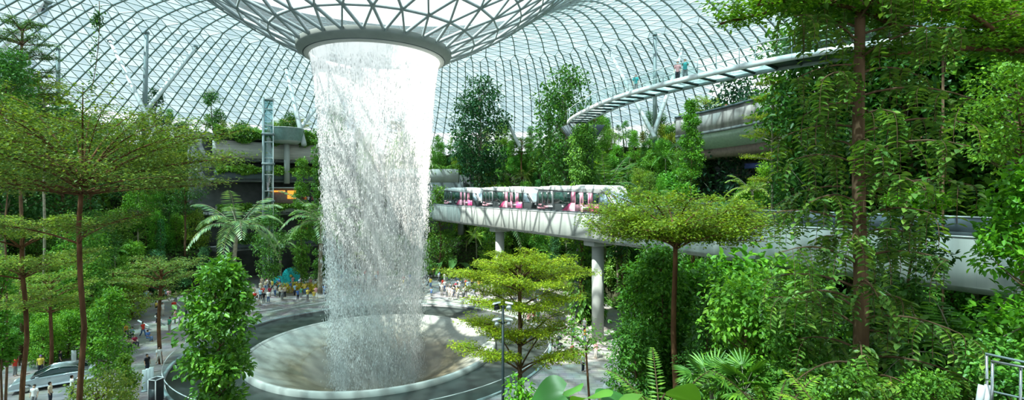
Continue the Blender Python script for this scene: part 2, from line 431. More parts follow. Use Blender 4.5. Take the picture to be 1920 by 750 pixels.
# ------------------------------------------------------------------ falling water
FALL = [(6.72, 30.98), (6.62, 30.2), (6.42, 29.0), (6.20, 27.4), (5.95, 25), (5.6, 20.5), (5.2, 14), (4.8, 7), (4.45, 1), (4.2, -4.2)]
def fall_r(z): return np.interp(z, [p[1] for p in FALL][::-1], [p[0] for p in FALL][::-1])
def water_sheet_material():
    m, nt, out = new_mat('falling_water')
    tc = N(nt, 'ShaderNodeTexCoord'); sx = N(nt, 'ShaderNodeSeparateXYZ'); nt.links.new(tc.outputs['Object'], sx.inputs[0])
    mp = N(nt, 'ShaderNodeMapping'); mp.inputs['Scale'].default_value = (3.2, 3.2, 0.35)
    nt.links.new(tc.outputs['Object'], mp.inputs[0])
    n1 = N(nt, 'ShaderNodeTexNoise'); n1.inputs['Scale'].default_value = 1.0; n1.inputs['Detail'].default_value = 5; n1.inputs['Roughness'].default_value = 0.7
    nt.links.new(mp.outputs[0], n1.inputs['Vector'])
    mp2 = N(nt, 'ShaderNodeMapping'); mp2.inputs['Scale'].default_value = (0.55, 0.55, 0.02); nt.links.new(tc.outputs['Object'], mp2.inputs[0])
    n2 = N(nt, 'ShaderNodeTexNoise'); n2.inputs['Scale'].default_value = 1.0; n2.inputs['Detail'].default_value = 2; nt.links.new(mp2.outputs[0], n2.inputs['Vector'])
    # density by height: a closed sheet at the lip breaking up within three metres
    hr = N(nt, 'ShaderNodeValToRGB'); e = hr.color_ramp.elements; e[0].position = 0.0; e[0].color = (0.36,) * 3 + (1,); e[1].position = 1.0; e[1].color = (1.0,) * 3 + (1,)
    for p, c in ((0.5, 0.20), (0.84, 0.28), (0.885, 0.60), (0.925, 0.98)):
        q = hr.color_ramp.elements.new(p); q.color = (c, c, c, 1)
    mz = N(nt, 'ShaderNodeMapRange'); mz.inputs[1].default_value = -4.5; mz.inputs[2].default_value = 31.0
    nt.links.new(sx.outputs[2], mz.inputs[0]); nt.links.new(mz.outputs[0], hr.inputs[0])
    a1 = N(nt, 'ShaderNodeMapRange'); a1.inputs[1].default_value = 0.38; a1.inputs[2].default_value = 0.68; a1.inputs[3].default_value = -0.35; a1.inputs[4].default_value = 0.35
    nt.links.new(n1.outputs['Fac'], a1.inputs[0])
    a2 = N(nt, 'ShaderNodeMapRange'); a2.inputs[1].default_value = 0.35; a2.inputs[2].default_value = 0.65; a2.inputs[3].default_value = -0.16; a2.inputs[4].default_value = 0.22
    nt.links.new(n2.outputs['Fac'], a2.inputs[0])
    ad = N(nt, 'ShaderNodeMath', operation='ADD'); ad2 = N(nt, 'ShaderNodeMath', operation='ADD', use_clamp=True)
    nt.links.new(a1.outputs[0], ad.inputs[0]); nt.links.new(a2.outputs[0], ad.inputs[1]); nt.links.new(ad.outputs[0], ad2.inputs[0]); nt.links.new(hr.outputs[0], ad2.inputs[1])
    t = N(nt, 'ShaderNodeBsdfTransparent'); d = N(nt, 'ShaderNodeBsdfDiffuse'); d.inputs[0].default_value = (0.95, 0.97, 0.97, 1)
    tl = N(nt, 'ShaderNodeBsdfTranslucent'); tl.inputs[0].default_value = (0.95, 0.97, 0.97, 1)
    dm = N(nt, 'ShaderNodeMixShader'); dm.inputs[0].default_value = 0.5; nt.links.new(d.outputs[0], dm.inputs[1]); nt.links.new(tl.outputs[0], dm.inputs[2])
    mx = N(nt, 'ShaderNodeMixShader'); nt.links.new(ad2.outputs[0], mx.inputs[0]); nt.links.new(t.outputs[0], mx.inputs[1]); nt.links.new(dm.outputs[0], mx.inputs[2])
    nt.links.new(mx.outputs[0], out.inputs[0])
    return m
M['sheet'] = water_sheet_material()
def white_water(name, tr=0.5, alpha=1.0):
    m, nt, out = new_mat(name)
    d = N(nt, 'ShaderNodeBsdfDiffuse'); d.inputs[0].default_value = (0.96, 0.98, 0.98, 1)
    tl = N(nt, 'ShaderNodeBsdfTranslucent'); tl.inputs[0].default_value = (0.96, 0.98, 0.98, 1)
    mx = N(nt, 'ShaderNodeMixShader'); mx.inputs[0].default_value = tr
    nt.links.new(d.outputs[0], mx.inputs[1]); nt.links.new(tl.outputs[0], mx.inputs[2]); nt.links.new(mx.outputs[0], out.inputs[0])
    return m
M['drops'] = white_water('water_drops')
wf = empty('waterfall', (CX, CY, 0)); tag(wf, 'tall round curtain of white water falling from the roof ring into the pool', 'waterfall')
MB().lathe(FALL, 220).build('water_sheet', M['sheet'], wf, smooth=True)
def droplets(n, seed):
    g = np.random.default_rng(seed)
    z = 29.5 - 33.7 * g.random(n) ** 0.9
    th = g.random(n) * 2 * PI
    # strands: drops gather along preferred angles
    k = g.random(n) < 0.6; th = np.where(k, np.round(th * 34) / 34 + g.normal(0, 0.006, n), th)
    r = fall_r(z) + g.normal(0, 1, n) * (0.05 + 0.013 * (30 - z)) - 0.05
    c = np.stack([r * np.cos(th), r * np.sin(th), z], -1)
    L = (0.12 + 0.5 * g.random(n) ** 2)[:, None]; w = (0.010 + 0.016 * g.random(n))[:, None]
    u = np.stack([-np.sin(th), np.cos(th), 0 * th], -1); v = np.stack([np.cos(th), np.sin(th), 0 * th], -1); up = np.array([[0, 0, 1.0]])
    V = np.stack([c + up * L / 2, c + u * w, c - u * w * 0.6 + v * w, c - u * w * 0.6 - v * w, c - up * L / 2], 1).reshape(-1, 3)
    F = np.array([[0, 1, 2], [0, 2, 3], [0, 3, 1], [4, 2, 1], [4, 3, 2], [4, 1, 3]])[None] + (np.arange(n) * 5)[:, None, None]
    return V, F.reshape(-1, 3)
V, Fq = droplets(64000, 3)
o = link('water_drops', mesh_np('water_drops', V, Fq), M['drops'], wf); o['kind'] = 'stuff'

# ------------------------------------------------------------------ pool
def bowl_material():
    m, nt, out = new_mat('wet_bowl')
    tc = N(nt, 'ShaderNodeTexCoord'); no = N(nt, 'ShaderNodeTexNoise'); no.inputs['Scale'].default_value = 0.35; no.inputs['Detail'].default_value = 8; no.inputs['Roughness'].default_value = 0.7
    r = N(nt, 'ShaderNodeValToRGB'); e = r.color_ramp.elements
    e[0].position = 0.3; e[0].color = (0.10, 0.082, 0.05, 1); e[1].position = 0.7; e[1].color = (0.22, 0.20, 0.14, 1)
    b = N(nt, 'ShaderNodeBsdfPrincipled'); b.inputs['Roughness'].default_value = 0.3
    nt.links.new(tc.outputs['Object'], no.inputs['Vector']); nt.links.new(no.outputs['Fac'], r.inputs[0]); # pale foam on the outer slope, with the whitish mist there put into the colour
    sx = N(nt, 'ShaderNodeSeparateXYZ'); nt.links.new(tc.outputs['Object'], sx.inputs[0])
    ln = N(nt, 'ShaderNodeVectorMath', operation='LENGTH'); cb = N(nt, 'ShaderNodeCombineXYZ'); nt.links.new(sx.outputs[0], cb.inputs[0]); nt.links.new(sx.outputs[1], cb.inputs[1]); nt.links.new(cb.outputs[0], ln.inputs[0])
    sc_ = N(nt, 'ShaderNodeMath', operation='MULTIPLY_ADD'); sc_.inputs[1].default_value = 5.0; nt.links.new(no.outputs['Fac'], sc_.inputs[0]); nt.links.new(ln.outputs['Value'], sc_.inputs[2])
    fr_ = N(nt, 'ShaderNodeMapRange'); fr_.inputs[1].default_value = 11.0; fr_.inputs[2].default_value = 15.0; fr_.inputs[3].default_value = 0.0; fr_.inputs[4].default_value = 0.6; nt.links.new(sc_.outputs[0], fr_.inputs[0])
    fm = N(nt, 'ShaderNodeMix', data_type='RGBA'); fm.inputs[7].default_value = (0.60, 0.66, 0.64, 1); nt.links.new(fr_.outputs[0], fm.inputs[0]); nt.links.new(r.outputs[0], fm.inputs[6])
    nt.links.new(fm.outputs[2], b.inputs['Base Color'])
    n2 = N(nt, 'ShaderNodeTexNoise'); n2.inputs['Scale'].default_value = 2.5; n2.inputs['Detail'].default_value = 4; bp = N(nt, 'ShaderNodeBump'); bp.inputs['Strength'].default_value = 0.5
    nt.links.new(tc.outputs['Object'], n2.inputs['Vector']); nt.links.new(n2.outputs['Fac'], bp.inputs['Height']); nt.links.new(bp.outputs[0], b.inputs['Normal'])
    nt.links.new(b.outputs[0], out.inputs[0])
    return m
M['bowl'] = bowl_material()
pool = empty('pool', (CX, CY, 0)); tag(pool, 'round sunken pool with dark stone surround catching the falling water', 'pool')
MB().lathe([(R_OUT, -0.02), (R_OUT - 0.15, -0.30), (16, -0.40), (R_IN + 0.35, -0.45)], 160).build('stone_surround', M['basin'], pool, smooth=False)
MB().lathe([(R_IN + 0.35, -0.45), (R_IN + 0.30, -0.02), (R_IN + 0.10, 0.04), (R_IN - 0.02, 0.03), (R_IN - 0.12, -0.15)], 160).build('pool_rim', M['concrete'], pool)
MB().lathe([(R_IN - 0.12, -0.15), (11.2, -0.9), (9, -1.9), (6, -3.3), (4, -4.2), (2, -4.8), (0.05, -5.0)], 160).build('bowl', M['bowl'], pool, smooth=True)

# spray: soft thin cloud of droplets standing over the bowl (homogeneous scattering volumes)
def mist_material(name, dens, col=(0.97, 0.98, 1.0)):
    m, nt, out = new_mat(name); v = N(nt, 'ShaderNodeVolumeScatter'); v.inputs['Color'].default_value = col + (1,); v.inputs['Density'].default_value = dens; v.inputs['Anisotropy'].default_value = 0.2
    nt.links.new(v.outputs[0], out.inputs['Volume']); return m

# guard rail round the pool
gr = empty('glass_guardrail', (CX, CY, 0)); tag(gr, 'curved frameless glass guardrail with pale handrail round the pool', 'guardrail')
MB().lathe([(R_OUT + 0.30, 0), (R_OUT + 0.30, 0.12), (R_OUT + 0.05, 0.12), (R_OUT + 0.05, 0.0)], 160).build('kerb', M['steel'], gr)
MB().lathe([(R_OUT + 0.22, 0.12), (R_OUT + 0.22, 1.05)], 160).build('glass', M['balustrade'], gr)
a = np.arange(161) * 2 * PI / 160; MB().tube(np.stack([(R_OUT + 0.22) * np.cos(a), (R_OUT + 0.22) * np.sin(a), np.full(161, 1.08)], -1), 0.035, 6).build('handrail', M['steel_pale'], gr)

# ------------------------------------------------------------------ guideway
HD = math.atan2(-1.0, 0.585); UX, UY = math.cos(HD), math.sin(HD)           # direction of travel, towards the camera
NX, NY = math.sin(HD), -math.cos(HD)                                       # towards the viewer's side
NX, NY = (NX, NY) if NX < 0 else (-NX, -NY)
GO = Vector((38.15 - 0.585 * 92.0, 92.0, 0))                               # far end of the near face
GM = Matrix(((UX, -NX, 0, GO.x), (UY, -NY, 0, GO.y), (0, 0, 1, 0), (0, 0, 0, 1)))   # local x = along, local y = away from viewer
GL = 104.0; GT = 14.02; GB = 11.1; GW = 3.7
gw = empty('guideway', (0, 0, 0)); gw.matrix_world = GM; tag(gw, 'long pale concrete guideway beam crossing the valley under the white and pink train', 'guideway')
def guide_mat():
    m, nt, out = new_mat('guideway_concrete')
    tc = N(nt, 'ShaderNodeTexCoord'); sx = N(nt, 'ShaderNodeSeparateXYZ'); nt.links.new(tc.outputs['Object'], sx.inputs[0])
    d = N(nt, 'ShaderNodeMath', operation='DIVIDE'); d.inputs[1].default_value = 2.6; fr = N(nt, 'ShaderNodeMath', operation='FRACT')
    lt = N(nt, 'ShaderNodeMath', operation='LESS_THAN'); lt.inputs[1].default_value = 0.018
    nt.links.new(sx.outputs[0], d.inputs[0]); nt.links.new(d.outputs[0], fr.inputs[0]); nt.links.new(fr.outputs[0], lt.inputs[0])
    mp = N(nt, 'ShaderNodeMapping'); mp.inputs['Scale'].default_value = (1.3, 1, 0.12); no = N(nt, 'ShaderNodeTexNoise'); no.inputs['Scale'].default_value = 0.8; no.inputs['Detail'].default_value = 6
    nt.links.new(tc.outputs['Object'], mp.inputs[0]); nt.links.new(mp.outputs[0], no.inputs['Vector'])
    r = N(nt, 'ShaderNodeValToRGB'); e = r.color_ramp.elements; e[0].position = 0.3; e[0].color = (0.20, 0.225, 0.21, 1); e[1].position = 0.65; e[1].color = (0.32, 0.335, 0.32, 1)
    nt.links.new(no.outputs['Fac'], r.inputs[0])
    mx = N(nt, 'ShaderNodeMix', data_type='RGBA'); mx.inputs[7].default_value = (0.24, 0.26, 0.25, 1)
    nt.links.new(lt.outputs[0], mx.inputs[0]); nt.links.new(r.outputs[0], mx.inputs[6])
    b = N(nt, 'ShaderNodeBsdfPrincipled'); b.inputs['Roughness'].default_value = 0.75; nt.links.new(mx.outputs[2], b.inputs['Base Color']); nt.links.new(b.outputs[0], out.inputs[0])
    return m
M['guide'] = guide_mat()
def gsec(poly, name, mat, x0=0.0, x1=GL):     # poly of (y, z), extruded along x
    n = len(poly); xs = np.linspace(x0, x1, 2)
    V = np.array([[x, p[0], p[1]] for x in xs for p in poly]); Q = [[i, (i + 1) % n, n + (i + 1) % n, n + i] for i in range(n)]
    T = [[0, i, i + 1] for i in range(1, n - 1)] + [[n, n + i + 1, n + i] for i in range(1, n - 1)]
    return MB().add(V, Q, T).build(name, mat, gw)
gsec([(0, GT), (0.0, GB + 0.35), (0.18, GB), (GW - 0.2, GB), (GW, GB + 0.35), (GW, GT), (GW - 0.4, GT), (GW - 0.4, GT - 0.55), (0.4, GT - 0.55), (0.4, GT)], 'beam', M['guide'])
gsec([(-0.03, GT), (-0.03, GT - 0.07), (0.42, GT - 0.07), (0.42, GT + 0.02), (-0.03, GT + 0.02)], 'coping', M['steel_pale'])
gsec([(0.12, GT + 0.02), (0.30, GT + 0.02), (0.30, GT + 0.20), (0.12, GT + 0.20)], 'power_rail', M['steel_dark'])
gsec([(GW - 0.15, GT), (GW - 0.02, GT), (GW - 0.02, GT + 0.85), (GW - 0.15, GT + 0.85)], 'parapet', M['slate'])
gsec([(GW - 0.20, GT + 0.85), (GW + 0.03, GT + 0.85), (GW + 0.03, GT + 0.92), (GW - 0.20, GT + 0.92)], 'parapet_cap', M['steel_pale'])
for k, xx in enumerate([24.0, 46.3, 84.5]):
    p = GM @ Vector((xx, 2.0, 0)); zb = max(gz(p.x, p.y), 0) - 0.3 if k else gz(p.x, p.y) - 0.3
    e = empty('guideway_pier', (p.x, p.y, zb), HD)
    tag(e, ['round concrete pier under the far end of the guideway', 'round concrete pier under the guideway beside the paved plaza', 'round concrete pier under the near end of the guideway'][k], 'pier', 'round piers under the guideway')
    MB().tube([(0, 0, 0), (0, 0, GB - zb - 0.6)], 0.66, 28).build('shaft', M['concrete'], e, smooth=True)
    bevel(MB().box(-0.9, 0.9, -1.3, 1.3, GB - zb - 0.62, GB - zb).build('pier_head', M['concrete'], e), 0.08)
# ------------------------------------------------------------------ plant building blocks
def unit(v): return v / (np.linalg.norm(v, axis=-1, keepdims=True) + 1e-9)
class Leaves:
    """Folded four-point leaves gathered into one mesh; every leaf is its own island."""
    def __init__(s): s.p = []; s.d = []; s.n = []; s.l = []; s.w = []
    def add(s, P, D, Nn, L, W):
        P = np.asarray(P, float).reshape(-1, 3); k = len(P)
        s.p.append(P); s.d.append(np.broadcast_to(unit(np.asarray(D, float)), (k, 3))); s.n.append(np.broadcast_to(np.asarray(Nn, float), (k, 3)))
        s.l.append(np.broadcast_to(np.asarray(L, float), (k,))); s.w.append(np.broadcast_to(np.asarray(W, float), (k,)))
    def mesh(s, name, fold=0.25, six=False):
        P = np.vstack(s.p); D = np.vstack(s.d); Nn = np.vstack(s.n); L = np.concatenate(s.l)[:, None]; W = np.concatenate(s.w)[:, None]
        S = unit(np.cross(D, Nn)); U = np.cross(S, D)
        if six:    # longer leaf with a drooping tip: base, two shoulders left and right, tip
            m1, m2 = P + D * L * 0.35, P + D * L * 0.72 - U * L * 0.06; tip = P + D * L - U * L * 0.18
            V = np.stack([P, m1 - S * W + U * W * fold, m2 - S * W * 0.75 + U * W * fold, tip, m2 + S * W * 0.75 + U * W * fold, m1 + S * W + U * W * fold], 1)
            F = [np.array([0, 5, 4, 3])[None] + (np.arange(len(P)) * 6)[:, None], np.array([0, 3, 2, 1])[None] + (np.arange(len(P)) * 6)[:, None]]
        else:
            m = P + D * L * 0.45; tip = P + D * L - U * L * 0.06
            V = np.stack([P, m + S * W + U * W * fold, tip, m - S * W + U * W * fold], 1)
            F = [np.array([[0, 1, 2], [0, 2, 3]])[None] + (np.arange(len(P)) * 4)[:, None, None]]
            F = [F[0].reshape(-1, 3)]
        return mesh_np(name, V.reshape(-1, 3), F)

def rvec(g, n): return unit(g.normal(0, 1, (n, 3)))
def cloud(Lv, g, centers, radii, n_each, size, flat=0.6, updir=0.7, wratio=0.26, out=0.6):
    """Leaves on and in soft lumps; each points outward and its face looks up."""
    for c, r in zip(centers, radii):
        n = int(n_each * max(0.4, (r / np.mean(radii)) ** 2))
        d = rvec(g, n); rad = r * (0.45 + 0.6 * g.random(n)) ; p = np.asarray(c) + d * rad[:, None] * np.array([1, 1, flat])
        D = unit(d * out + rvec(g, n) * 0.6 + np.array([0, 0, -0.15])); Nn = unit(np.array([0, 0, updir]) + rvec(g, n) * (1 - updir) * 0.9 + d * 0.3)
        L = size * (0.7 + 0.6 * g.random(n)); Lv.add(p, D, Nn, L, L * wratio)

def curve_pts(p0, p1, bow, n=6):
    t = np.linspace(0, 1, n)[:, None]; p0 = np.asarray(p0, float); p1 = np.asarray(p1, float)
    return p0 + (p1 - p0) * t + np.asarray(bow, float) * (4 * t * (1 - t))

def layered_tree(seed, H, fork, R, top, n_br=8, leaf=0.10, per=26, tiers=None, trunk_r=0.15, thick=1.0, dens=1.0, lean=(0, 0)):
    """Umbrella-shaped tree: bare trunk, branches that fan up and out, flat horizontal sprays of small leaves.
    tiers: list of (height of branching, radius, rise, branches)."""
    g = np.random.default_rng(seed); wood = MB(); Lv = Leaves()
    tiers = tiers or [(fork, R, top - fork, n_br)]
    tz = np.linspace(0, max(t[0] for t in tiers), 9); tx = np.stack([lean[0] * (tz / H) + 0.08 * np.sin(tz * 0.9 + seed), lean[1] * (tz / H) + 0.08 * np.cos(tz * 0.7 + seed), tz], -1)
    wood.tube(tx, np.linspace(trunk_r * 1.25, trunk_r * 0.8, 9), 10)
    def tp(z): return np.array([np.interp(z, tx[:, 2], tx[:, 0]), np.interp(z, tx[:, 2], tx[:, 1]), z])
    for (zf, Rt, rise, nb) in tiers:
        a0 = g.random() * 6.28
        for k in range(nb):
            a = a0 + k * 2 * PI / nb + g.normal(0, 0.2); rl = Rt * (0.75 + 0.35 * g.random()); hz = rise * (0.65 + 0.4 * g.random())
            p0 = tp(zf - 0.25 * g.random() * min(1.5, rise)); p1 = p0 + [math.cos(a) * rl, math.sin(a) * rl, hz]
            pts = curve_pts(p0, p1, [0, 0, hz * 0.18], 8)
            wood.tube(pts, np.linspace(trunk_r * 0.5, trunk_r * 0.08, 8), 6)
            for j in range(int(7 + Rt)):
                t = 0.32 + 0.68 * (j + g.random()) / (7 + Rt); q = p0 + (p1 - p0) * t + np.array([0, 0, hz * 0.18 * 4 * t * (1 - t)])
                sa = a + (1 if j % 2 else -1) * (0.5 + 0.7 * g.random()); sl = Rt * (0.22 + 0.22 * g.random()) * (1.15 - 0.4 * t)
                q1 = q + [math.cos(sa) * sl, math.sin(sa) * sl, sl * (0.05 + 0.28 * g.random())]
                wood.tube(curve_pts(q, q1, [0, 0, 0.05], 4), np.linspace(trunk_r * 0.13, trunk_r * 0.04, 4), 4, caps=False)
                ns = max(2, int(sl / 0.35))
                for i in range(ns):
                    u = (i + 0.6) / ns; c = q + (q1 - q) * u + [0, 0, (g.random() - 0.35) * 0.25 * thick]
                    n = int(per * dens); rr = 0.42 * np.sqrt(g.random(n)) * (0.8 + 0.25 * Rt / 4); aa = g.random(n) * 2 * PI
                    P = c + np.stack([rr * np.cos(aa), rr * np.sin(aa), g.normal(0, 0.06 * thick, n) - rr * 0.1], -1)
                    D = np.stack([np.cos(aa), np.sin(aa), g.normal(-0.05, 0.25, n)], -1) + rvec(g, n) * 0.5
                    L = leaf * (0.7 + 0.6 * g.random(n)); Lv.add(P, D, np.array([0, 0, 1.0]) + rvec(g, n) * 0.45, L, L * 0.3)
    return wood.mesh('trunk', True), Lv.mesh('crown')

def bushy_tree(seed, H, z0, R, leaf=0.2, n=60, per=60, trunk_r=0.12, shape='round', flat=0.8, six=False, stems=1, wr=0.26):
    g = np.random.default_rng(seed); wood = MB(); Lv = Leaves()
    tz = np.linspace(0, H * 0.9, 8); tx = np.stack([0.1 * np.sin(tz + seed), 0.1 * np.cos(tz * 1.3 + seed), tz], -1)
    wood.tube(tx, np.linspace(trunk_r * 1.2, trunk_r * 0.25, 8), 8)
    C = []; Rr = []
    for i in range(n):
        t = g.random(); z = z0 + (H - z0) * t
        if shape == 'round': rr = R * math.sin(PI * min(0.97, 0.10 + 0.86 * t)) ** 0.6
        elif shape == 'cone': rr = R * (1 - t) ** 0.75 + 0.12 * R
        else: rr = R * (0.75 + 0.25 * math.sin(t * 9 + seed)) * min(1, 4 * (1 - t) + 0.25)      # column
        a = g.random() * 2 * PI; q = rr * math.sqrt(0.15 + 0.85 * g.random()) * 0.85
        c = np.array([q * math.cos(a), q * math.sin(a), z]); C.append(c); Rr.append(R * (0.22 + 0.18 * g.random()))
        if i % 2 == 0:
            zb = max(z0 * 0.6, z - q * 0.8); wood.tube(curve_pts([0, 0, min(zb, H * 0.88)], c, [0, 0, -0.1 * q], 5), np.linspace(trunk_r * 0.35, trunk_r * 0.06, 5), 4, caps=False)
    cloud(Lv, g, C, Rr, per, leaf, flat, 0.6, wr)
    return wood.mesh('trunk', True), Lv.mesh('crown', six=six)

def frond_leaflets(Lv, wood, g, p0, az, length, rise, droop, npairs=26, ll=0.45, lw=0.035, rr=0.022):
    t = np.linspace(0, 1, 10); h = np.cos(az), np.sin(az)
    hor = length * (t - 0.12 * t ** 2.2); ver = rise * length * t - droop * length * t ** 2.4
    pts = np.stack([p0[0] + h[0] * hor, p0[1] + h[1] * hor, p0[2] + ver], -1)
    wood.tube(pts, np.linspace(rr, rr * 0.3, 10), 4, caps=False)
    u = np.linspace(0.10, 1.0, npairs); Q = np.stack([np.interp(u, t, pts[:, i]) for i in range(3)], -1)
    T = unit(np.gradient(Q, axis=0)); S = unit(np.cross(T, np.array([0, 0, 1.0]))); L = ll * np.sin(PI * (0.12 + 0.82 * u)) ** 0.7
    for sg in (-1, 1):
        D = unit(S * sg + T * (0.35 + 0.5 * u[:, None]) + np.array([0, 0, -0.35]) + g.normal(0, 0.08, Q.shape)); Nn = unit(np.cross(D, T) * sg * 1.0 + np.array([0, 0, 0.5]))
        Lv.add(Q, D, Nn, L, lw)

def palm(seed, H, n=15, length=2.6, rise=0.75, droop=0.85, trunk_r=0.11, ll=0.55, lw=0.045, npairs=24):
    g = np.random.default_rng(seed); wood = MB(); Lv = Leaves()
    tz = np.linspace(0, H, 8); lean = g.normal(0, 0.04, 2) * H
    tx = np.stack([lean[0] * (tz / max(H, .1)) ** 2, lean[1] * (tz / max(H, .1)) ** 2, tz], -1)
    wood.tube(tx, np.linspace(trunk_r * 1.3, trunk_r * 0.8, 8), 8)
    for k in range(n):
        a = k * 2.399 + g.normal(0, 0.15); e = (k + 0.5) / n
        frond_leaflets(Lv, wood, g, tx[-1], a, length * (0.85 + 0.25 * g.random()), rise * (1.5 - 1.4 * e) + 0.1, droop * (0.55 + 0.6 * e), npairs, ll, lw)
    return wood.mesh('trunk', True), Lv.mesh('crown', fold=0.1)

def fan_palm(seed, H, n=12, stalk=1.1, blade=0.9, trunk_r=0.09):
    g = np.random.default_rng(seed); wood = MB(); Lv = Leaves()
    wood.tube([[0, 0, 0], [0.03, 0, H * 0.5], [0, 0.03, H]], [trunk_r * 1.2, trunk_r, trunk_r * 0.9], 8)
    for k in range(n):
        a = k * 2.399; el = 1.25 - 1.3 * (k + 0.5) / n; d = np.array([math.cos(a) * math.cos(el), math.sin(a) * math.cos(el), math.sin(el)])
        p0 = np.array([0, 0, H]); p1 = p0 + d * stalk; wood.tube([p0, p0 + d * stalk * 0.6 + [0, 0, 0.06], p1], [0.02, 0.015, 0.012], 4, caps=False)
        s = np.array([-math.sin(a), math.cos(a), 0]); up = np.cross(s, d) * -1
        f = np.linspace(-1.75, 1.75, 17); D = d * np.cos(f)[:, None] + s * np.sin(f)[:, None] + np.array([0, 0, -0.25])
        Lv.add(np.repeat(p1[None], 17, 0), D, up + g.normal(0, 0.08, (17, 3)), blade * (0.8 + 0.2 * np.cos(f)), 0.055 + 0 * f)
    return wood.mesh('trunk', True), Lv.mesh('crown', fold=0.15, six=True)

def blade_mesh(Lb, Wb, droop, seg=12, heart=False, cross=8, fold=0.25, wavy=0.03, seed=0):
    """One large curved leaf blade, from the stalk end along +x."""
    g = np.random.default_rng(seed); t = np.linspace(0, 1, seg)
    if heart: w = Wb * np.where(t < 0.3, np.sqrt(np.clip(1 - ((t - 0.3) / 0.34) ** 2, 0, 1)), np.cos((t - 0.3) / 0.7 * PI / 2) ** 0.75)
    else: w = Wb * np.sin(PI * np.clip(t, 0.02, 0.99)) ** 0.55
    s = np.linspace(-1, 1, cross + 1); V = []
    for i in range(seg):
        for q in s:
            y = w[i] * q; x = Lb * t[i] - (Lb * 0.16 * abs(q) * (1 - t[i]) * (1 if heart else 0))
            z = -droop * Lb * t[i] ** 2 + fold * abs(y) + wavy * Lb * math.sin(8 * t[i] + 3 * q + seed) * abs(q)
            V.append([x, y, z])
    c = cross + 1
    Q = [[i * c + j, i * c + j + 1, (i + 1) * c + j + 1, (i + 1) * c + j] for i in range(seg - 1) for j in range(cross)]
    return np.array(V), np.array(Q)

def big_leaf_plant(seed, n, stalk, Lb, Wb, heart=True, droop=0.35, spread=0.9, upright=0.9, fold=0.22):
    g = np.random.default_rng(seed); wood = MB(); lv = MB()
    for k in range(n):
        a = k * 2.399 + g.normal(0, 0.2); el = upright - 0.6 * g.random(); sl = stalk * (0.7 + 0.5 * g.random())
        p1 = np.array([math.cos(a) * math.cos(el), math.sin(a) * math.cos(el), math.sin(el)]) * sl
        wood.tube(curve_pts([0, 0, 0], p1, [0, 0, 0.08 * sl], 6), np.linspace(0.020, 0.009, 6), 6)
        V, Q = blade_mesh(Lb * (0.8 + 0.35 * g.random()), Wb * (0.85 + 0.3 * g.random()), droop, heart=heart, seed=seed + k, fold=fold)
        Mx = Matrix.Translation(Vector(p1)) @ Matrix.Rotation(a, 4, 'Z') @ Matrix.Rotation(0.25 - spread * 0.5 * g.random() * 0.6, 4, 'Y') @ Matrix.Rotation(g.normal(0, 0.25), 4, 'X')
        lv.add([Mx @ Vector(v) for v in V], Q)
    return wood.mesh('stems', True), lv.mesh('leaves', True)

def drooping_tree(seed, H, trunk_r, z0, R, n_br=46, leaf=0.11, twigs=7):
    """Tall straight tree: level side branches hung with twigs of paired leaves."""
    g = np.random.default_rng(seed); wood = MB(); Lv = Leaves()
    tz = np.linspace(0, H, 14); tx = np.stack([0.05 * np.sin(tz * 0.8), 0.05 * np.cos(tz * 0.6), tz], -1)
    wood.tube(tx, np.linspace(trunk_r * 1.15, trunk_r * 0.55, 14), 12)
    for k in range(n_br):
        z = z0 + (H - z0) * (k + 0.5) / n_br; a = k * 2.399 + g.normal(0, 0.2); rl = R * (0.5 + 0.5 * g.random())
        p0 = np.array([0, 0, z]); p1 = p0 + [math.cos(a) * rl, math.sin(a) * rl, rl * (0.28 - 0.5 * g.random())]
        wood.tube(curve_pts(p0, p1, [0, 0, 0.12 * rl], 7), np.linspace(trunk_r * 0.22, 0.008, 7), 5, caps=False)
        for j in range(twigs):
            t = 0.3 + 0.7 * (j + g.random()) / twigs; q = p0 + (p1 - p0) * t + [0, 0, 0.48 * rl * t * (1 - t)]
            ta = g.random() * 2 * PI; tl = 0.45 + 0.55 * g.random(); e = q + [math.cos(ta) * tl * 0.35, math.sin(ta) * tl * 0.35, -tl * 0.85]
            P = curve_pts(q, e, [math.cos(ta) * 0.1, math.sin(ta) * 0.1, 0.12], 9); wood.tube(P, 0.006, 3, caps=False)
            u = np.linspace(0.15, 1, 9); Q = np.stack([np.interp(u, np.linspace(0, 1, 9), P[:, i]) for i in range(3)], -1); T = unit(np.gradient(Q, axis=0))
            S = unit(np.cross(T, [math.cos(ta), math.sin(ta), 0.2]))
            for sg in (-1, 1):
                L = leaf * (0.8 + 0.5 * g.random(9)); Lv.add(Q, S * sg + np.array([0, 0, -0.22]) + g.normal(0, 0.12, Q.shape), unit(np.array([0, 0, 1.0]) + T * -0.5 + g.normal(0, 0.25, Q.shape)), L, L * 0.27)
    return wood.mesh('trunk', True), Lv.mesh('crown', six=True)

def vine_column(seed, H, R, leaf=0.22, per=1600):
    g = np.random.default_rng(seed); Lv = Leaves(); wood = MB()
    wood.tube([[0, 0, 0], [0.1, 0, H * 0.5], [0, 0.1, H]], [0.09, 0.08, 0.05], 6)
    z = H * g.random(per); a = g.random(per) * 2 * PI; r = R * (0.55 + 0.5 * g.random(per)) * (0.8 + 0.3 * np.sin(z * 1.7 + seed)) * np.clip((H - z) * 0.8 + 0.3, 0, 1)
    P = np.stack([r * np.cos(a), r * np.sin(a), z], -1); D = np.stack([np.cos(a) * 0.6, np.sin(a) * 0.6, -0.5 + 0 * a], -1) + rvec(g, per) * 0.4
    L = leaf * (0.7 + 0.7 * g.random(per)); Lv.add(P, D, np.stack([np.cos(a), np.sin(a), 0.8 + 0 * a], -1) + rvec(g, per) * 0.3, L, L * 0.33)
    return wood.mesh('trunk', True), Lv.mesh('crown')

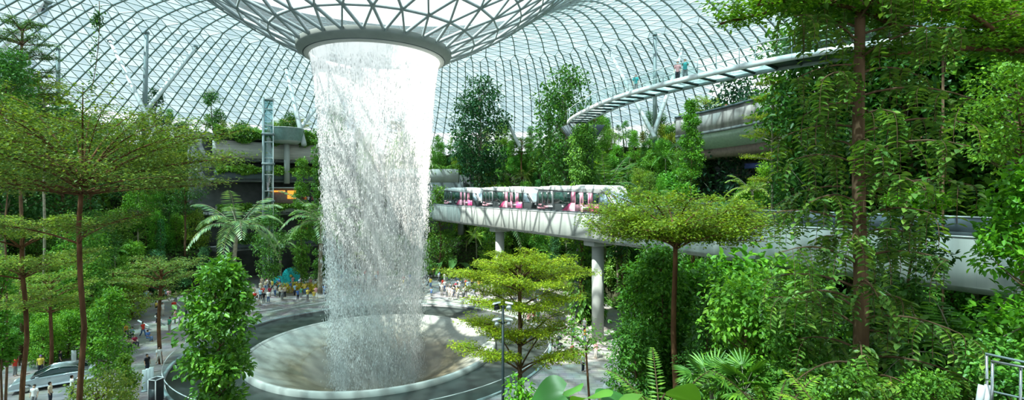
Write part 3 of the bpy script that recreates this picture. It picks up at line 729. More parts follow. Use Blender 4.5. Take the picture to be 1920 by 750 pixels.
def plant(name, meshes, loc, rz, label, cat='tree', group=None, color=(0.2, 0.4, 0.06), scale=1.0, bark='bark', leafmat='leaf', parts=('trunk', 'crown'), wood_col=None):
    e = empty(name, loc, rz); e.scale = (scale, scale, scale) if np.isscalar(scale) else scale
    tag(e, label, cat, group)
    if len(meshes[0].materials) == 0: meshes[0].materials.append(M[bark])
    if len(meshes[1].materials) == 0: meshes[1].materials.append(M[leafmat])
    link(parts[0], meshes[0], None, e); c = link(parts[1], meshes[1], None, e); c.color = tuple(color) + (1,)
    return e

def leafy_column(px, d, py_top, py_bot, half, color, label, seed, leaf=0.17, n=60, per=50, name='leafy_tree', shape='round', cat='tree'):
    x = (px - 960) / F_PX * d; zg = max(gz(x, d), 0) if d > 30 else gz(x, d)
    h = EYE + (361 - py_top) / F_PX * d - zg; z0 = max(0.2, EYE + (361 - py_bot) / F_PX * d - zg)
    return plant(name, bushy_tree(seed, h, z0, half / F_PX * d, leaf=leaf, n=n, per=per, trunk_r=0.07, shape=shape, six=True), (x, d, zg), 0, label, cat, None, color, 1.0, 'bark', 'leaf')

# ------------------------------------------------------------------ the big plants one can point to
YG = (0.40, 0.52, 0.03); MG = (0.13, 0.34, 0.030); DG = (0.045, 0.16, 0.028); BG = (0.22, 0.55, 0.03); OG = (0.17, 0.27, 0.045)
def on_ground(px, d):
    x = (px - 960) / F_PX * d; return Vector((x, d, max(gz(x, d), 0) if d > 30 else gz(x, d)))

def place_top(px, d, py_top):                 # ground point under pixel column px at depth d, and the height that reaches py_top
    g0 = on_ground(px, d); return g0, EYE + (361 - py_top) / F_PX * d - g0.z

# wide layered tree at the side of the road
g0, h = place_top(152, 20, 185); fk = EYE + (361 - 348) / F_PX * 20 - g0.z
ms = layered_tree(11, h, fk, 5.4, h, leaf=0.13, per=21, trunk_r=0.10, tiers=[(fk, 5.6, 1.6, 10), (fk + 0.2, 5.0, 2.5, 9), (fk + 0.5, 4.2, 3.2, 8), (fk, 2.6, 3.6, 6), (fk - 0.3, 5.2, 0.5, 8), (fk - 2.2, 3.4, 1.0, 3)], thick=2.0)
plant('layered_tree', ms, g0, 0.3, 'wide layered tree with thin reddish trunk and fine olive leaves over the road', color=OG, bark='bark_red')
# smaller layered tree
g0, h = place_top(45, 24, 395); fk = h - 3.2
ms = layered_tree(12, h, fk, 3.2, h, leaf=0.12, per=36, trunk_r=0.10, tiers=[(fk, 3.0, 1.0, 7), (fk + 1.4, 2.8, 1.2, 6), (fk + 2.2, 2.0, 0.9, 5), (fk - 1.6, 2.6, 0.5, 5)])
plant('layered_tree', ms, g0, 0.0, 'light green layered tree with yellowish forked trunk in front of the silver car', color=(0.26, 0.40, 0.06), bark='bark_red')
# yellow-green tree by the pool
g0, h = place_top(975, 30, 468)
zt = lambda py: EYE + (361 - py) / F_PX * 30 - g0.z
ms = layered_tree(13, h, 0, 4.2, h, leaf=0.13, per=44, trunk_r=0.13, tiers=[(zt(690), 4.2, 2.3, 6), (zt(640), 3.8, 1.6, 7), (zt(575), 4.0, 1.0, 8), (zt(540), 4.2, 1.2, 8), (zt(520), 2.9, 1.4, 6), (zt(500), 1.8, 0.9, 5)])
plant('layered_tree', ms, g0, 0.8, 'bright yellow-green tiered tree standing in front of the pool rim', color=YG, bark='bark')
# umbrella tree in front of the train
g0, h = place_top(1265, 20, 350); fk = EYE + (361 - 452) / F_PX * 20 - g0.z
ms = layered_tree(14, h, fk, 3.7, h, leaf=0.13, per=30, trunk_r=0.11, tiers=[(fk, 3.7, 0.9, 12), (fk, 3.5, 1.5, 11), (fk + .2, 2.6, 1.75, 9), (fk, 3.8, 0.45, 8)], thick=1.8)
plant('umbrella_tree', ms, g0, 0.2, 'flat-topped umbrella tree with slim bare brown trunk in front of the train', color=(0.25, 0.37, 0.035), bark='bark_red')
# dense bush tree with pointed glossy leaves
g0, h = place_top(410, 17, 498)
ms = bushy_tree(21, h, h - 4.9, 1.30, leaf=0.21, n=95, per=52, trunk_r=0.09, shape='round', six=True)
plant('broadleaf_tree', ms, g0, 0, 'dense dark glossy tree with bright new leaves standing before the pool', color=MG, leafmat='leaf_glossy')
g0, h = place_top(975, 21, 694)
ms = bushy_tree(22, h, 0.4, 1.15, leaf=0.20, n=60, per=44, trunk_r=0.05, shape='cone', six=True)
plant('conical_shrub', ms, g0, 0, 'bright green cone-shaped shrub at the foot of the lamp post', 'shrub', color=BG, leafmat='leaf_glossy')
# tall straight tree with hanging twigs
g0 = Vector(((1611 - 960) / F_PX * 10, 10, gz(7.2, 10) - 0.3)); H = 28 - g0.z - 4
ms = drooping_tree(31, 22.5 - g0.z, 0.135, 1.0, 2.0, n_br=66, leaf=0.155, twigs=8)
plant('tall_tree', ms, g0, 0, 'tall straight brown-trunked tree hung with twigs of paired oval leaves', color=(0.17, 0.32, 0.06), bark='bark', leafmat='leaf_glossy')
# slim upright shrub tree with a flat tuft on top, in front of the guideway
g0, h = place_top(1712, 13, 362)
ms = bushy_tree(33, h, h - 5.6, 0.85, leaf=0.13, n=70, per=70, trunk_r=0.06, shape='column', six=True)
slim = plant('slim_tree', ms, g0, 0, 'slim dense tree with a bright tuft on top in front of the guideway', color=(0.075, 0.22, 0.03), leafmat='leaf_glossy')
Lv = Leaves(); gg = np.random.default_rng(34); cc = gg.normal(0, 1, (40, 3)) * [0.34, 0.3, 0.11] + [0, 0, h - 0.15]
cloud(Lv, gg, list(cc), [0.17] * 40, 34, 0.13, 0.6, 0.8); tf = link('bright_tuft', Lv.mesh('bright_tuft', six=True), M['leaf'], slim, (0.26, 0.62, 0.03, 1)); tf['label'] = 'tuft of bright new leaves'
# leafy tree reaching in from the right
g0, h = place_top(1950, 10.5, 318)
ms = bushy_tree(35, h, h - 4.9, 1.25, leaf=0.16, n=95, per=62, trunk_r=0.08, shape='round', six=True)
plant('broadleaf_tree', ms, g0, 0, 'bright green leafy tree beside the steel stair rail', color=(0.15, 0.42, 0.03))
g0, h = place_top(1915, 15, 105)
ms = bushy_tree(36, h, h - 3.6, 1.5, leaf=0.14, n=70, per=60, trunk_r=0.09, shape='round')
plant('broadleaf_tree', ms, g0, 0, 'light green leafy tree high behind the bright leafy tree', color=(0.20, 0.42, 0.04))
# spreading tree whose long branch crosses the top corner
g0 = Vector((14.6, 11.0, gz(14.6, 11.0) - 0.2))
gg = np.random.default_rng(5); wood = MB(); Lv = Leaves()
zt = lambda py, d: EYE + (361 - py) / F_PX * d - g0.z
wood.tube(curve_pts([0, 0, 0], [-0.3, 0, zt(120, 11)], [0.2, 0.1, 0], 8), np.linspace(0.24, 0.14, 8), 10)
def bough(p0, p1, bow, r, nsub, spray, leaf, col=None):
    pts = curve_pts(p0, p1, bow, 10); wood.tube(pts, np.linspace(r, r * 0.2, 10), 7)
    for j in range(nsub):
        t = 0.12 + 0.88 * (j + gg.random()) / nsub; q = np.array([np.interp(t, np.linspace(0, 1, 10), pts[:, i]) for i in range(3)])
        a = gg.random() * 2 * PI; sl = spray * (0.5 + 0.7 * gg.random()); q1 = q + [math.cos(a) * sl, math.sin(a) * sl * 0.8, 0.12 * sl]
        wood.tube(curve_pts(q, q1, [0, 0, 0.06], 4), np.linspace(0.02, 0.006, 4), 4, caps=False)
        for u in (0.3, 0.55, 0.8, 1.0):
            c = q + (q1 - q) * u; n = 34; rr = 0.34 * np.sqrt(gg.random(n)); aa = gg.random(n) * 2 * PI
            P = c + np.stack([rr * np.cos(aa), rr * np.sin(aa), gg.normal(0, 0.05, n)], -1); L = leaf * (0.7 + 0.6 * gg.random(n))
            Lv.add(P, np.stack([np.cos(aa), np.sin(aa), gg.normal(-0.1, 0.2, n)], -1) + rvec(gg, n) * 0.4, np.array([0, 0, 1.0]) + rvec(gg, n) * 0.4, L, L * 0.3)
def wp(px, py, d): return np.array(at(px, py, d) - g0)
bough([-0.3, 0, zt(135, 11)], wp(1640, 108, 10.2), [0, 0, 0.35], 0.13, 30, 0.8, 0.105)
bough([-0.3, 0, zt(120, 11)], wp(1350, 45, 10.4), [0, 0, 0.9], 0.13, 44, 0.9, 0.105)
bough([-0.3, 0, zt(110, 11)], wp(1500, 5, 12), [0, 0, 0.6], 0.11, 36, 1.0, 0.105)
bough(wp(1700, 60, 10.3), wp(1420, 10, 9.2), [0, 0, 0.3], 0.06, 26, 0.7, 0.105)
bough(wp(1900, 100, 10.8), wp(1760, 20, 9.5), [0, 0, 0.3], 0.07, 24, 0.9, 0.105)
bough([-0.3, 0, zt(100, 11)], wp(1850, 10, 13), [0, 0, 0.4], 0.08, 26, 1.0, 0.105)
bough([-0.3, 0, zt(120, 11)], wp(1790, 70, 11), [0, 0, 0.2], 0.06, 22, 0.8, 0.105)
plant('spreading_tree', (wood.mesh('trunk', True), Lv.mesh('crown')), g0, 0, 'spreading tree whose long bare brown bough reaches over the tall straight tree', color=(0.17, 0.36, 0.03), bark='bark_red')

# middle-distance shrubs and trees on the planted bank in front of the guideway
P_ = {}
P_['bush_a'] = bushy_tree(41, 5.2, 0.3, 1.9, leaf=0.19, n=80, per=52, trunk_r=0.09, six=True)
P_['bush_b'] = bushy_tree(42, 6.5, 0.8, 1.7, leaf=0.15, n=90, per=60, trunk_r=0.09, shape='column')
P_['bush_c'] = bushy_tree(43, 4.2, 0.2, 1.8, leaf=0.24, n=60, per=42, trunk_r=0.08, six=True, wr=0.32)
P_['cone'] = bushy_tree(44, 6.5, 0.4, 1.5, leaf=0.17, n=80, per=55, trunk_r=0.08, shape='cone')
P_['layer'] = layered_tree(45, 9, 6.2, 3.0, 9, leaf=0.15, per=16, trunk_r=0.12, tiers=[(6.2, 3.0, 1.2, 7), (7.0, 2.8, 1.2, 6), (7.6, 1.8, 1.1, 5), (5.2, 2.4, 0.6, 4)])
P_['palm'] = palm(46, 4.5, 15, 2.7)
P_['palm_b'] = palm(47, 1.6, 13, 2.3, rise=0.9, droop=0.8, ll=0.5)
P_['fan'] = fan_palm(48, 1.8, 14)
P_['fern'] = palm(49, 0.25, 16, 1.5, rise=0.9, droop=0.75, trunk_r=0.05, ll=0.26, lw=0.03, npairs=22)
P_['vine'] = vine_column(50, 8.0, 0.75)
P_['banana'] = big_leaf_plant(51, 9, 1.7, 1.5, 0.30, heart=False, upright=1.35, droop=0.45)
P_['tall'] = bushy_tree(52, 12.5, 5.0, 2.6, leaf=0.26, n=95, per=50, trunk_r=0.15, six=True)
P_['tall_b'] = bushy_tree(53, 13.0, 6.5, 3.0, leaf=0.22, n=80, per=62, trunk_r=0.14, flat=0.5)
P_['young'] = bushy_tree(54, 5.0, 1.8, 1.0, leaf=0.16, n=40, per=50, trunk_r=0.06)
P_['thin_palm'] = palm(55, 5.5, 9, 1.5, rise=1.3, droop=0.8, trunk_r=0.06, ll=0.55, lw=0.09, npairs=14)
NAMEOF = {'bush_a': 'leafy_shrub', 'bush_b': 'upright_shrub', 'bush_c': 'large_leaved_shrub', 'cone': 'conical_tree', 'layer': 'layered_tree', 'palm': 'palm_tree', 'palm_b': 'young_palm', 'fan': 'fan_palm',
          'fern': 'fern', 'vine': 'climbing_vine', 'banana': 'banana_plant', 'tall': 'broadleaf_tree', 'tall_b': 'forest_tree', 'young': 'young_tree', 'thin_palm': 'slender_palm'}
CATOF = {'bush_a': 'shrub', 'bush_b': 'shrub', 'bush_c': 'shrub', 'palm': 'palm', 'palm_b': 'palm', 'fan': 'palm', 'fern': 'fern', 'vine': 'vine', 'banana': 'plant', 'thin_palm': 'palm'}
HT = {'bush_a': 5.2, 'bush_b': 6.5, 'bush_c': 4.2, 'cone': 6.5, 'layer': 9, 'palm': 6.0, 'palm_b': 3.2, 'fan': 3.2, 'fern': 1.2, 'vine': 8, 'banana': 3.2, 'tall': 12.5, 'tall_b': 13, 'young': 5, 'thin_palm': 6.6}
BARK = {'palm': 'bark_pale', 'palm_b': 'bark_pale', 'thin_palm': 'bark_pale', 'fan': 'bark_pale', 'tall': 'bark_pale', 'layer': 'bark_red'}
def put(kind, px, d, py_top, color, label, group=None, z=None, rz=None, smin=0.45, smax=2.6):
    """A plant of a kind whose top reaches py_top when it stands at (px, d)."""
    x = (px - 960) / F_PX * d; zg = gz(x, d) if z is None else z
    top = EYE + (361 - py_top) / F_PX * d; s = min(smax, max(smin, (top - zg) / HT[kind]))
    if s <= smin + 1e-6: zg = top - HT[kind] * s if top > zg else zg
    e = plant(NAMEOF[kind], P_[kind], (x, d, zg - 0.05), random.random() * 6.28 if rz is None else rz, label, CATOF.get(kind, 'tree'), group, color, s, BARK.get(kind, 'bark'), 'leaf_glossy' if kind in ('fan', 'banana', 'bush_c', 'palm') else 'leaf')
    return e
# ------------------------------------------------------------------ planting around the valley
# bank in front of and below the guideway
bank = [
 ('bush_a', 1400, 13.5, 520, (0.17, 0.40, 0.04), 'light green large-leaved shrub under the guideway beside the tall straight tree'),
 ('bush_c', 1455, 14.5, 520, (0.20, 0.42, 0.05), 'pale green shrub with broad leaves below the guideway'),
 ('bush_b', 1530, 16, 500, (0.09, 0.24, 0.035), 'dark green upright shrub rising before the guideway behind the tall straight tree'),
 ('bush_a', 1500, 11.5, 590, (0.12, 0.30, 0.04), 'mid green shrub low at the foot of the tall straight tree'),
 ('bush_c', 1660, 12.5, 560, (0.11, 0.27, 0.04), 'dark glossy shrub beneath the slim dense tree'),
 ('bush_a', 1770, 12, 600, (0.10, 0.27, 0.035), 'deep green shrub beside the slim dense tree'),
 ('palm_b', 1805, 11, 545, (0.13, 0.34, 0.04), 'young palm with narrow leaflets under the near end of the guideway'),
 ('bush_b', 1330, 19, 560, (0.08, 0.24, 0.035), 'shrub in the shade behind the umbrella tree trunk'),
 ('cone', 1196, 25, 505, (0.12, 0.32, 0.035), 'cone-shaped green tree beside the concrete pier'),
 ('bush_a', 1192, 22, 610, (0.10, 0.28, 0.04), 'leafy shrub at the edge of the paved path below the pier'),
 ('bush_b', 1245, 27, 462, (0.09, 0.26, 0.04), 'tall deep green shrub under the guideway beam'),
 ('bush_a', 1320, 25, 500, (0.10, 0.30, 0.03), 'green shrub under the guideway right of the umbrella trunk'),
 ('bush_c', 1375, 21, 560, (0.06, 0.17, 0.03), 'dark shrub in the hollow under the guideway'),
 ('fan', 1395, 12, 672, (0.17, 0.38, 0.05), 'low fan palm with wide pleated leaves at the foot of the bank'),
 ('fan', 1335, 12.5, 672, (0.15, 0.36, 0.06), 'low fan palm next to the umbrella tree trunk'),
 ('fern', 1240, 10, 722, (0.22, 0.42, 0.06), 'pale green fern at the base of the umbrella tree'),
 ('fern', 1450, 9, 728, (0.24, 0.46, 0.05), 'bright fern low on the bank beside the fan palm'),
 ('fern', 1560, 8.5, 738, (0.30, 0.48, 0.05), 'yellowish fern at the foot of the tall straight tree'),
 ('fern', 1690, 8.5, 740, (0.28, 0.45, 0.05), 'yellowish fern between the shrub and the stair rail'),
 ('bush_c', 1870, 9.0, 640, (0.15, 0.38, 0.05), 'broad-leaved shrub growing behind the steel stair rail'),
 ('bush_c', 1600, 7.5, 690, (0.16, 0.36, 0.04), 'low broad-leaved shrub at the front edge of the bank'),
 ('bush_a', 1750, 7.5, 700, (0.13, 0.32, 0.035), 'low leafy shrub at the front edge beside the stair rail'),
]
for k in bank:
    kind, px, d, py, c, lab = k
    put(kind, px, d, py, c, lab, smin=0.3)
# plants at the lower left round the car and the road
road = [
 ('layer', 300, 46, 470, (0.20, 0.33, 0.07), 'pale layered tree on a thin trunk across the road'),
 ('layer', 95, 44, 500, (0.25, 0.40, 0.06), 'light green layered tree over the people beyond the car'),
 ('tall', 5, 58, 130, (0.06, 0.19, 0.05), 'very tall dark tree at the far side of the road'),
 ('tall_b', 120, 60, 200, (0.06, 0.18, 0.045), 'dark tree behind the wide layered tree'),
 ('young', 290, 95, 120, (0.04, 0.12, 0.07), 'small dark tree silhouetted against the roof beside the upright column'),
 ('palm', 435, 64, 318, (0.26, 0.44, 0.20), 'large grey-green palm with broad arching fronds below the lift tower'),
 ('palm', 527, 84, 432, (0.20, 0.38, 0.13), 'palm with drooping fronds at the edge of the crowded plaza'),
 ('palm', 600, 78, 325, (0.24, 0.42, 0.17), 'pale palm close beside the falling water'),
 ('palm', 1245, 66, 235, (0.16, 0.38, 0.06), 'tall bright palm behind the white and pink train'),
 ('palm', 1330, 58, 285, (0.13, 0.31, 0.07), 'palm with drooping fronds in front of the curved building'),
 ('palm', 935, 86, 280, (0.20, 0.38, 0.14), 'palm with long fronds above the middle train car'),
 ('palm', 1135, 75, 250, (0.12, 0.30, 0.07), 'palm high on the slope above the first train car'),
 ('palm_b', 1200, 70, 270, (0.18, 0.42, 0.05), 'young palm beside the tall bright palm behind the train'),
 ('banana', 853, 94, 170, (0.16, 0.34, 0.08), 'banana plant with tattered upright leaves on the top terrace beside the fall'),
 ('tall', 900, 98, 156, (0.035, 0.13, 0.05), 'large dark round tree on the top terrace beyond the ring'),
 ('cone', 935, 88, 198, (0.22, 0.44, 0.05), 'slim bright green column-shaped tree on the top terrace'),
 ('cone', 825, 92, 212, (0.18, 0.36, 0.06), 'slim green column-shaped tree hard by the falling water'),
 ('young', 398, 105, 165, (0.10, 0.27, 0.07), 'small round tree on the top terrace, paler of the two beside the lift tower'),
 ('young', 455, 100, 170, (0.06, 0.20, 0.07), 'small round tree on the top terrace, darker of the two beside the lift tower'),
 ('thin_palm', 1108, 74, 123, (0.14, 0.30, 0.06), 'slender young palm on the skyline behind the bridge end'),
 ('thin_palm', 1131, 74, 135, (0.18, 0.34, 0.05), 'shorter slender palm on the skyline behind the bridge end'),
 ('thin_palm', 1159, 70, 110, (0.12, 0.28, 0.06), 'highest slender palm on the skyline behind the bridge'),
 ('young', 1168, 68, 140, (0.05, 0.16, 0.05), 'small dark tree beside the highest slender palm'),
 ('tall', 1060, 88, 138, (0.09, 0.24, 0.05), 'tall mixed green tree on the slope above the train'),
 ('vine', 1095, 72, 190, (0.15, 0.36, 0.05), 'tall climbing vine beside the bridge end'),
 ('young', 1345, 74, 170, (0.03, 0.10, 0.05), 'dark round tree above the curved parapet wall'),
 ('tall', 1382, 72, 155, (0.03, 0.10, 0.05), 'dark wide tree above the curved parapet wall'),
 ('cone', 1280, 60, 190, (0.15, 0.40, 0.04), 'bright green pointed tree under the glass bridge'),
 ('bush_c', 1410, 33, 320, (0.17, 0.45, 0.03), 'bright green broad-leaved shrub behind the guideway'),
 ('tall', 1560, 38, 60, (0.06, 0.18, 0.035), 'dark forest tree behind the tall straight tree'),
 ('tall_b', 1700, 34, 40, (0.05, 0.16, 0.03), 'dark forest tree beneath the long brown bough'),
 ('tall', 1800, 40, 80, (0.05, 0.15, 0.03), 'shadowy forest tree with pale trunk behind the guideway'),
 ('tall_b', 1900, 36, 120, (0.06, 0.18, 0.03), 'shadowy forest tree behind the bright leafy trees'),
]
g0, h = place_top(40, 47, 30); zt = lambda py: EYE + (361 - py) / F_PX * 47 - g0.z
plant('layered_tree', layered_tree(72, h, 0, 2.6, h, leaf=0.17, per=20, trunk_r=0.13, tiers=[(zt(215), 3.2, .8, 6), (zt(180), 3.6, .9, 7), (zt(145), 3.0, .9, 6), (zt(112), 3.4, .9, 6), (zt(82), 2.6, .8, 6), (zt(58), 1.6, 1.1, 5)]), g0, 0, 'tall grey-green tiered tree whose crown stands against the glass roof', color=(0.12, 0.24, 0.09), bark='bark')
g0, h = place_top(83, 50, 140); zt = lambda py: EYE + (361 - py) / F_PX * 50 - g0.z
plant('layered_tree', layered_tree(73, h, 0, 2.2, h, leaf=0.17, per=20, trunk_r=0.11, tiers=[(zt(230), 2.6, .6, 6), (zt(195), 2.4, .6, 6), (zt(168), 1.6, .9, 6)]), g0, 0, 'yellowish tiered tree just under the tall grey-green crown', color=(0.34, 0.45, 0.06), bark='bark_pale')
leafy_column(1094, 60, 234, 340, 32, (0.12, 0.30, 0.05), 'leafy tree hiding the shaft of the dark bridge tower', 88, leaf=0.28, n=90, per=60)
leafy_column(1296, 55, 188, 330, 24, (0.17, 0.42, 0.05), 'bright pointed tree at the end of the curved parapet wall', 89, leaf=0.26, n=80, per=60, shape='cone')
leafy_column(1238, 24, 470, 700, 66, (0.12, 0.33, 0.04), 'deep green leafy tree just behind the umbrella tree trunk', 90, leaf=0.19, n=120, per=55)
leafy_column(12, 36, 95, 330, 52, (0.08, 0.25, 0.05), 'dense dark leafy tree in the top corner beside the grey-green tiered tree', 91, leaf=0.2, n=120, per=60)
leafy_column(203, 31, 545, 702, 42, (0.14, 0.36, 0.035), 'round leafy tree on the road side behind the thin reddish trunk', 81, n=80)
leafy_column(3, 27, 500, 690, 26, (0.12, 0.34, 0.035), 'leafy tree at the very edge beside the nose of the silver car', 82)
leafy_column(185, 21, 708, 790, 62, (0.26, 0.38, 0.07), 'low yellowish shrub in front of the silver car', 83, leaf=0.12, n=60, name='leafy_shrub', cat='shrub')
leafy_column(235, 23, 668, 760, 22, (0.20, 0.38, 0.05), 'small light shrub at the corner of the road', 84, leaf=0.12, n=30, name='leafy_shrub', cat='shrub')
leafy_column(505, 76, 398, 520, 30, (0.12, 0.30, 0.06), 'round tree hiding the foot of the lift tower', 85, leaf=0.3, n=70)
leafy_column(565, 80, 300, 520, 22, (0.16, 0.36, 0.06), 'tall leafy column of climbers between the balconies and the falling water', 86, leaf=0.32, n=110, shape='column')
leafy_column(598, 84, 245, 520, 20, (0.13, 0.31, 0.06), 'second tall leafy column hard beside the falling water', 87, leaf=0.32, n=110, shape='column')
for k in road:
    kind, px, d, py, c, lab = k
    z = None
    if kind in ('palm_b',): z = None
    put(kind, px, d, py, c, lab, z=z, smin=0.4)

# extra named trees: tall ones at the shady side, layered one before the curved building
g0, h = place_top(1448, 42, 135); zt = lambda py: EYE + (361 - py) / F_PX * 42 - g0.z
ms = layered_tree(71, h, 0, 2.0, h, leaf=0.15, per=16, trunk_r=0.10, tiers=[(zt(345), 1.9, .5, 5), (zt(300), 2.2, .6, 6), (zt(262), 2.0, .6, 5), (zt(225), 2.1, .6, 6), (zt(190), 1.7, .6, 5), (zt(165), 1.1, .8, 4)])
plant('layered_tree', ms, g0, 0, 'slender yellow-green tiered tree in front of the curved building', color=(0.34, 0.45, 0.04), bark='bark_pale')
for kk_, (px, d, py, ci, lab) in enumerate([(1520, 42, 20, 1, 'mid green tree closing the gap beside the end of the glass bridge'), (1600, 39, -40, 0, 'dark leafy tree directly behind the tall straight trunk'), (1690, 37, -60, 1, 'tall mid green tree behind the domed canopy'),
        (1790, 34, -60, 0, 'tall dark tree under the red awning'), (1880, 33, -60, 2, 'tall light green tree in the top corner beside the red awning'), (1650, 44, 40, 0, 'dark tree on the slope between the two pale trunks'), (1950, 31, -40, 1, 'mid green tree at the very edge above the stair rail')]):
    put(['tall', 'tall_b'][kk_ % 2], px, d, py, [(0.05, 0.17, 0.03), (0.11, 0.29, 0.035), (0.2, 0.42, 0.04)][ci], lab, smin=0.4)
for px, d, r_, lab in [(1820, 34, .20, 'slim pale tree trunk, stout one of the three behind the guideway'), (1690, 38, .17, 'slim whitish leaning tree trunk behind the guideway'), (1873, 33, .14, 'slim brown tree trunk behind the bright leafy tree')]:
    x = (px - 960) / F_PX * d; zg = gz(x, d); e = empty('forest_tree', (x, d, zg)); tag(e, lab, 'tree'); H = EYE + 8 - zg
    MB().tube(curve_pts((0, 0, 0), (.5, 0, H), (.15, 0, 0), 8), np.linspace(r_ * 1.1, r_ * .6, 8), 10).build('trunk', M['bark_pale' if r_ > .15 else 'bark'], e, smooth=True)
    Lv = Leaves(); g = np.random.default_rng(px); cloud(Lv, g, [(0.5 + g.normal(0, .7), g.normal(0, .7), H - g.random() * 2.5) for _ in range(26)], [.6] * 26, 60, .2)
    c = link('crown', Lv.mesh('crown'), M['leaf'], e); c.color = (0.12, 0.3, 0.04, 1)
for px, d, s_, lab in [(1087, 60.2, 2.5, 'broad curtain of climbing leaves on the dark bridge tower'), (1113, 60.4, 2.2, 'second curtain of climbing leaves on the dark bridge tower')]:
    x = (px - 960) / F_PX * d; plant('climbing_vine', P_['vine'], (x, d, gz(x, d)), px, lab, 'vine', None, (0.13, 0.32, 0.05), (s_ * .9, s_ * .9, s_ * 1.08))

# elephant-ear plants at the bottom edge
ee = big_leaf_plant(61, 8, 0.75, 0.60, 0.30, heart=True, upright=1.25, droop=0.3)
EL = [(1098, 762, 7.4, 1.0, (0.08, 0.30, 0.04), 'dark elephant-ear plant with heart-shaped leaves at the bottom edge beside the thin stem'),
      (1190, 785, 6.6, 1.15, (0.22, 0.50, 0.05), 'bright elephant-ear plant with large sunlit leaves at the bottom edge')]
for px, py, d, s, c, lab in EL:
    p = at(px, py, d); zg = gz(p.x, p.y)
    e = plant('elephant_ear', ee if s == 1.0 else big_leaf_plant(63, 9, 0.75, 0.60, 0.32, heart=True, upright=1.2, droop=0.25), (p.x, p.y, p.z - 0.62), 0.5 * px, lab, 'plant', 'elephant-ear plants at the front edge', c, s, 'bark', 'leaf_glossy', parts=('stems', 'leaves'))
g0, h = place_top(1103, 9.0, 600)
plant('sapling', layered_tree(65, h, h - 0.8, 0.35, h, leaf=0.07, per=8, trunk_r=0.022, tiers=[(h - 0.5, 0.3, 0.3, 4)]), g0, 0, 'thin bare reddish sapling rising beside the elephant-ear plants', color=(0.15, 0.34, 0.04), bark='bark_red')

# slope planting: kinds and tones vary over the valley sides
def beam_side(x, y):      # distance in front (+, viewer's side) or behind (-) of the guideway face
    return (x - GO.x) * NX + (y - GO.y) * NY
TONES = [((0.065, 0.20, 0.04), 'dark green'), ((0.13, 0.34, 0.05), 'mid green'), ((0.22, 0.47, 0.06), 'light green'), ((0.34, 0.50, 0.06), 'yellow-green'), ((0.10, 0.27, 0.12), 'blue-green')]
def zone(x, y, z):
    px = 960 + F_PX * x / y; th = math.degrees(math.atan2(y - CY, x - CX)) % 360
    hgt = 'foot' if z < 6 else ('middle' if z < 18 else 'top')
    if px < 330: where = 'of the far road-side slope'
    elif px < 600: where = 'of the slope round the lift tower'
    elif px < 850: where = 'of the slope behind the falling water'
    elif px < 1130: where = 'of the slope behind the train'
    elif px < 1420: where = 'of the slope before the curved building'
    else: where = 'of the shady slope behind the tall straight tree'
    return hgt, where
placed = []
# the pixel columns kept open to the crowd, the road and the buildings: (px0, px1, top py that plants nearer than depth d may reach, d)
KEEP = [(215, 345, 560, 75), (440, 1115, 585, 82), (430, 570, 395, 84), (480, 575, 300, 88), (1290, 1480, 300, 58), (455, 505, 330, 92), (540, 560, 440, 90), (1000, 1130, 700, 56)]
def ok_place(x, y, z, top, s):
    if y < 30: return False
    px, pt = project(x, y, top)
    if px < -60 or px > 1990: return False
    b = beam_side(x, y)
    if -7.5 < b < 3.2 and y < 104 : return False
    # anything on the viewer's side of the guideway must stay below it
    if b > 0 and px > 700 and pt < 420 + (px - 800) * 0.16: return False
    if b > 0 and px > 700 and px < 1130: return False
    for a, c, lim, dd in KEEP:
        if a < px < c and pt < lim and y < dd: return False
    for a, c, rr in NOTCH:
        th = math.atan2(y - CY, x - CX) % (2 * PI); r = math.hypot(x - CX, y - CY)
        if a - 0.03 < th < c + 0.03 and r < rr + 1.5: return False
    return True
rs = random.Random(11)
kinds_low = ['bush_a', 'bush_b', 'bush_c', 'palm_b', 'fan', 'bush_a', 'vine', 'palm', 'bush_b']
kinds_hi = ['tall', 'tall_b', 'layer', 'cone', 'young', 'bush_a', 'palm', 'tall', 'bush_b']
tries = 0; n_put = 0
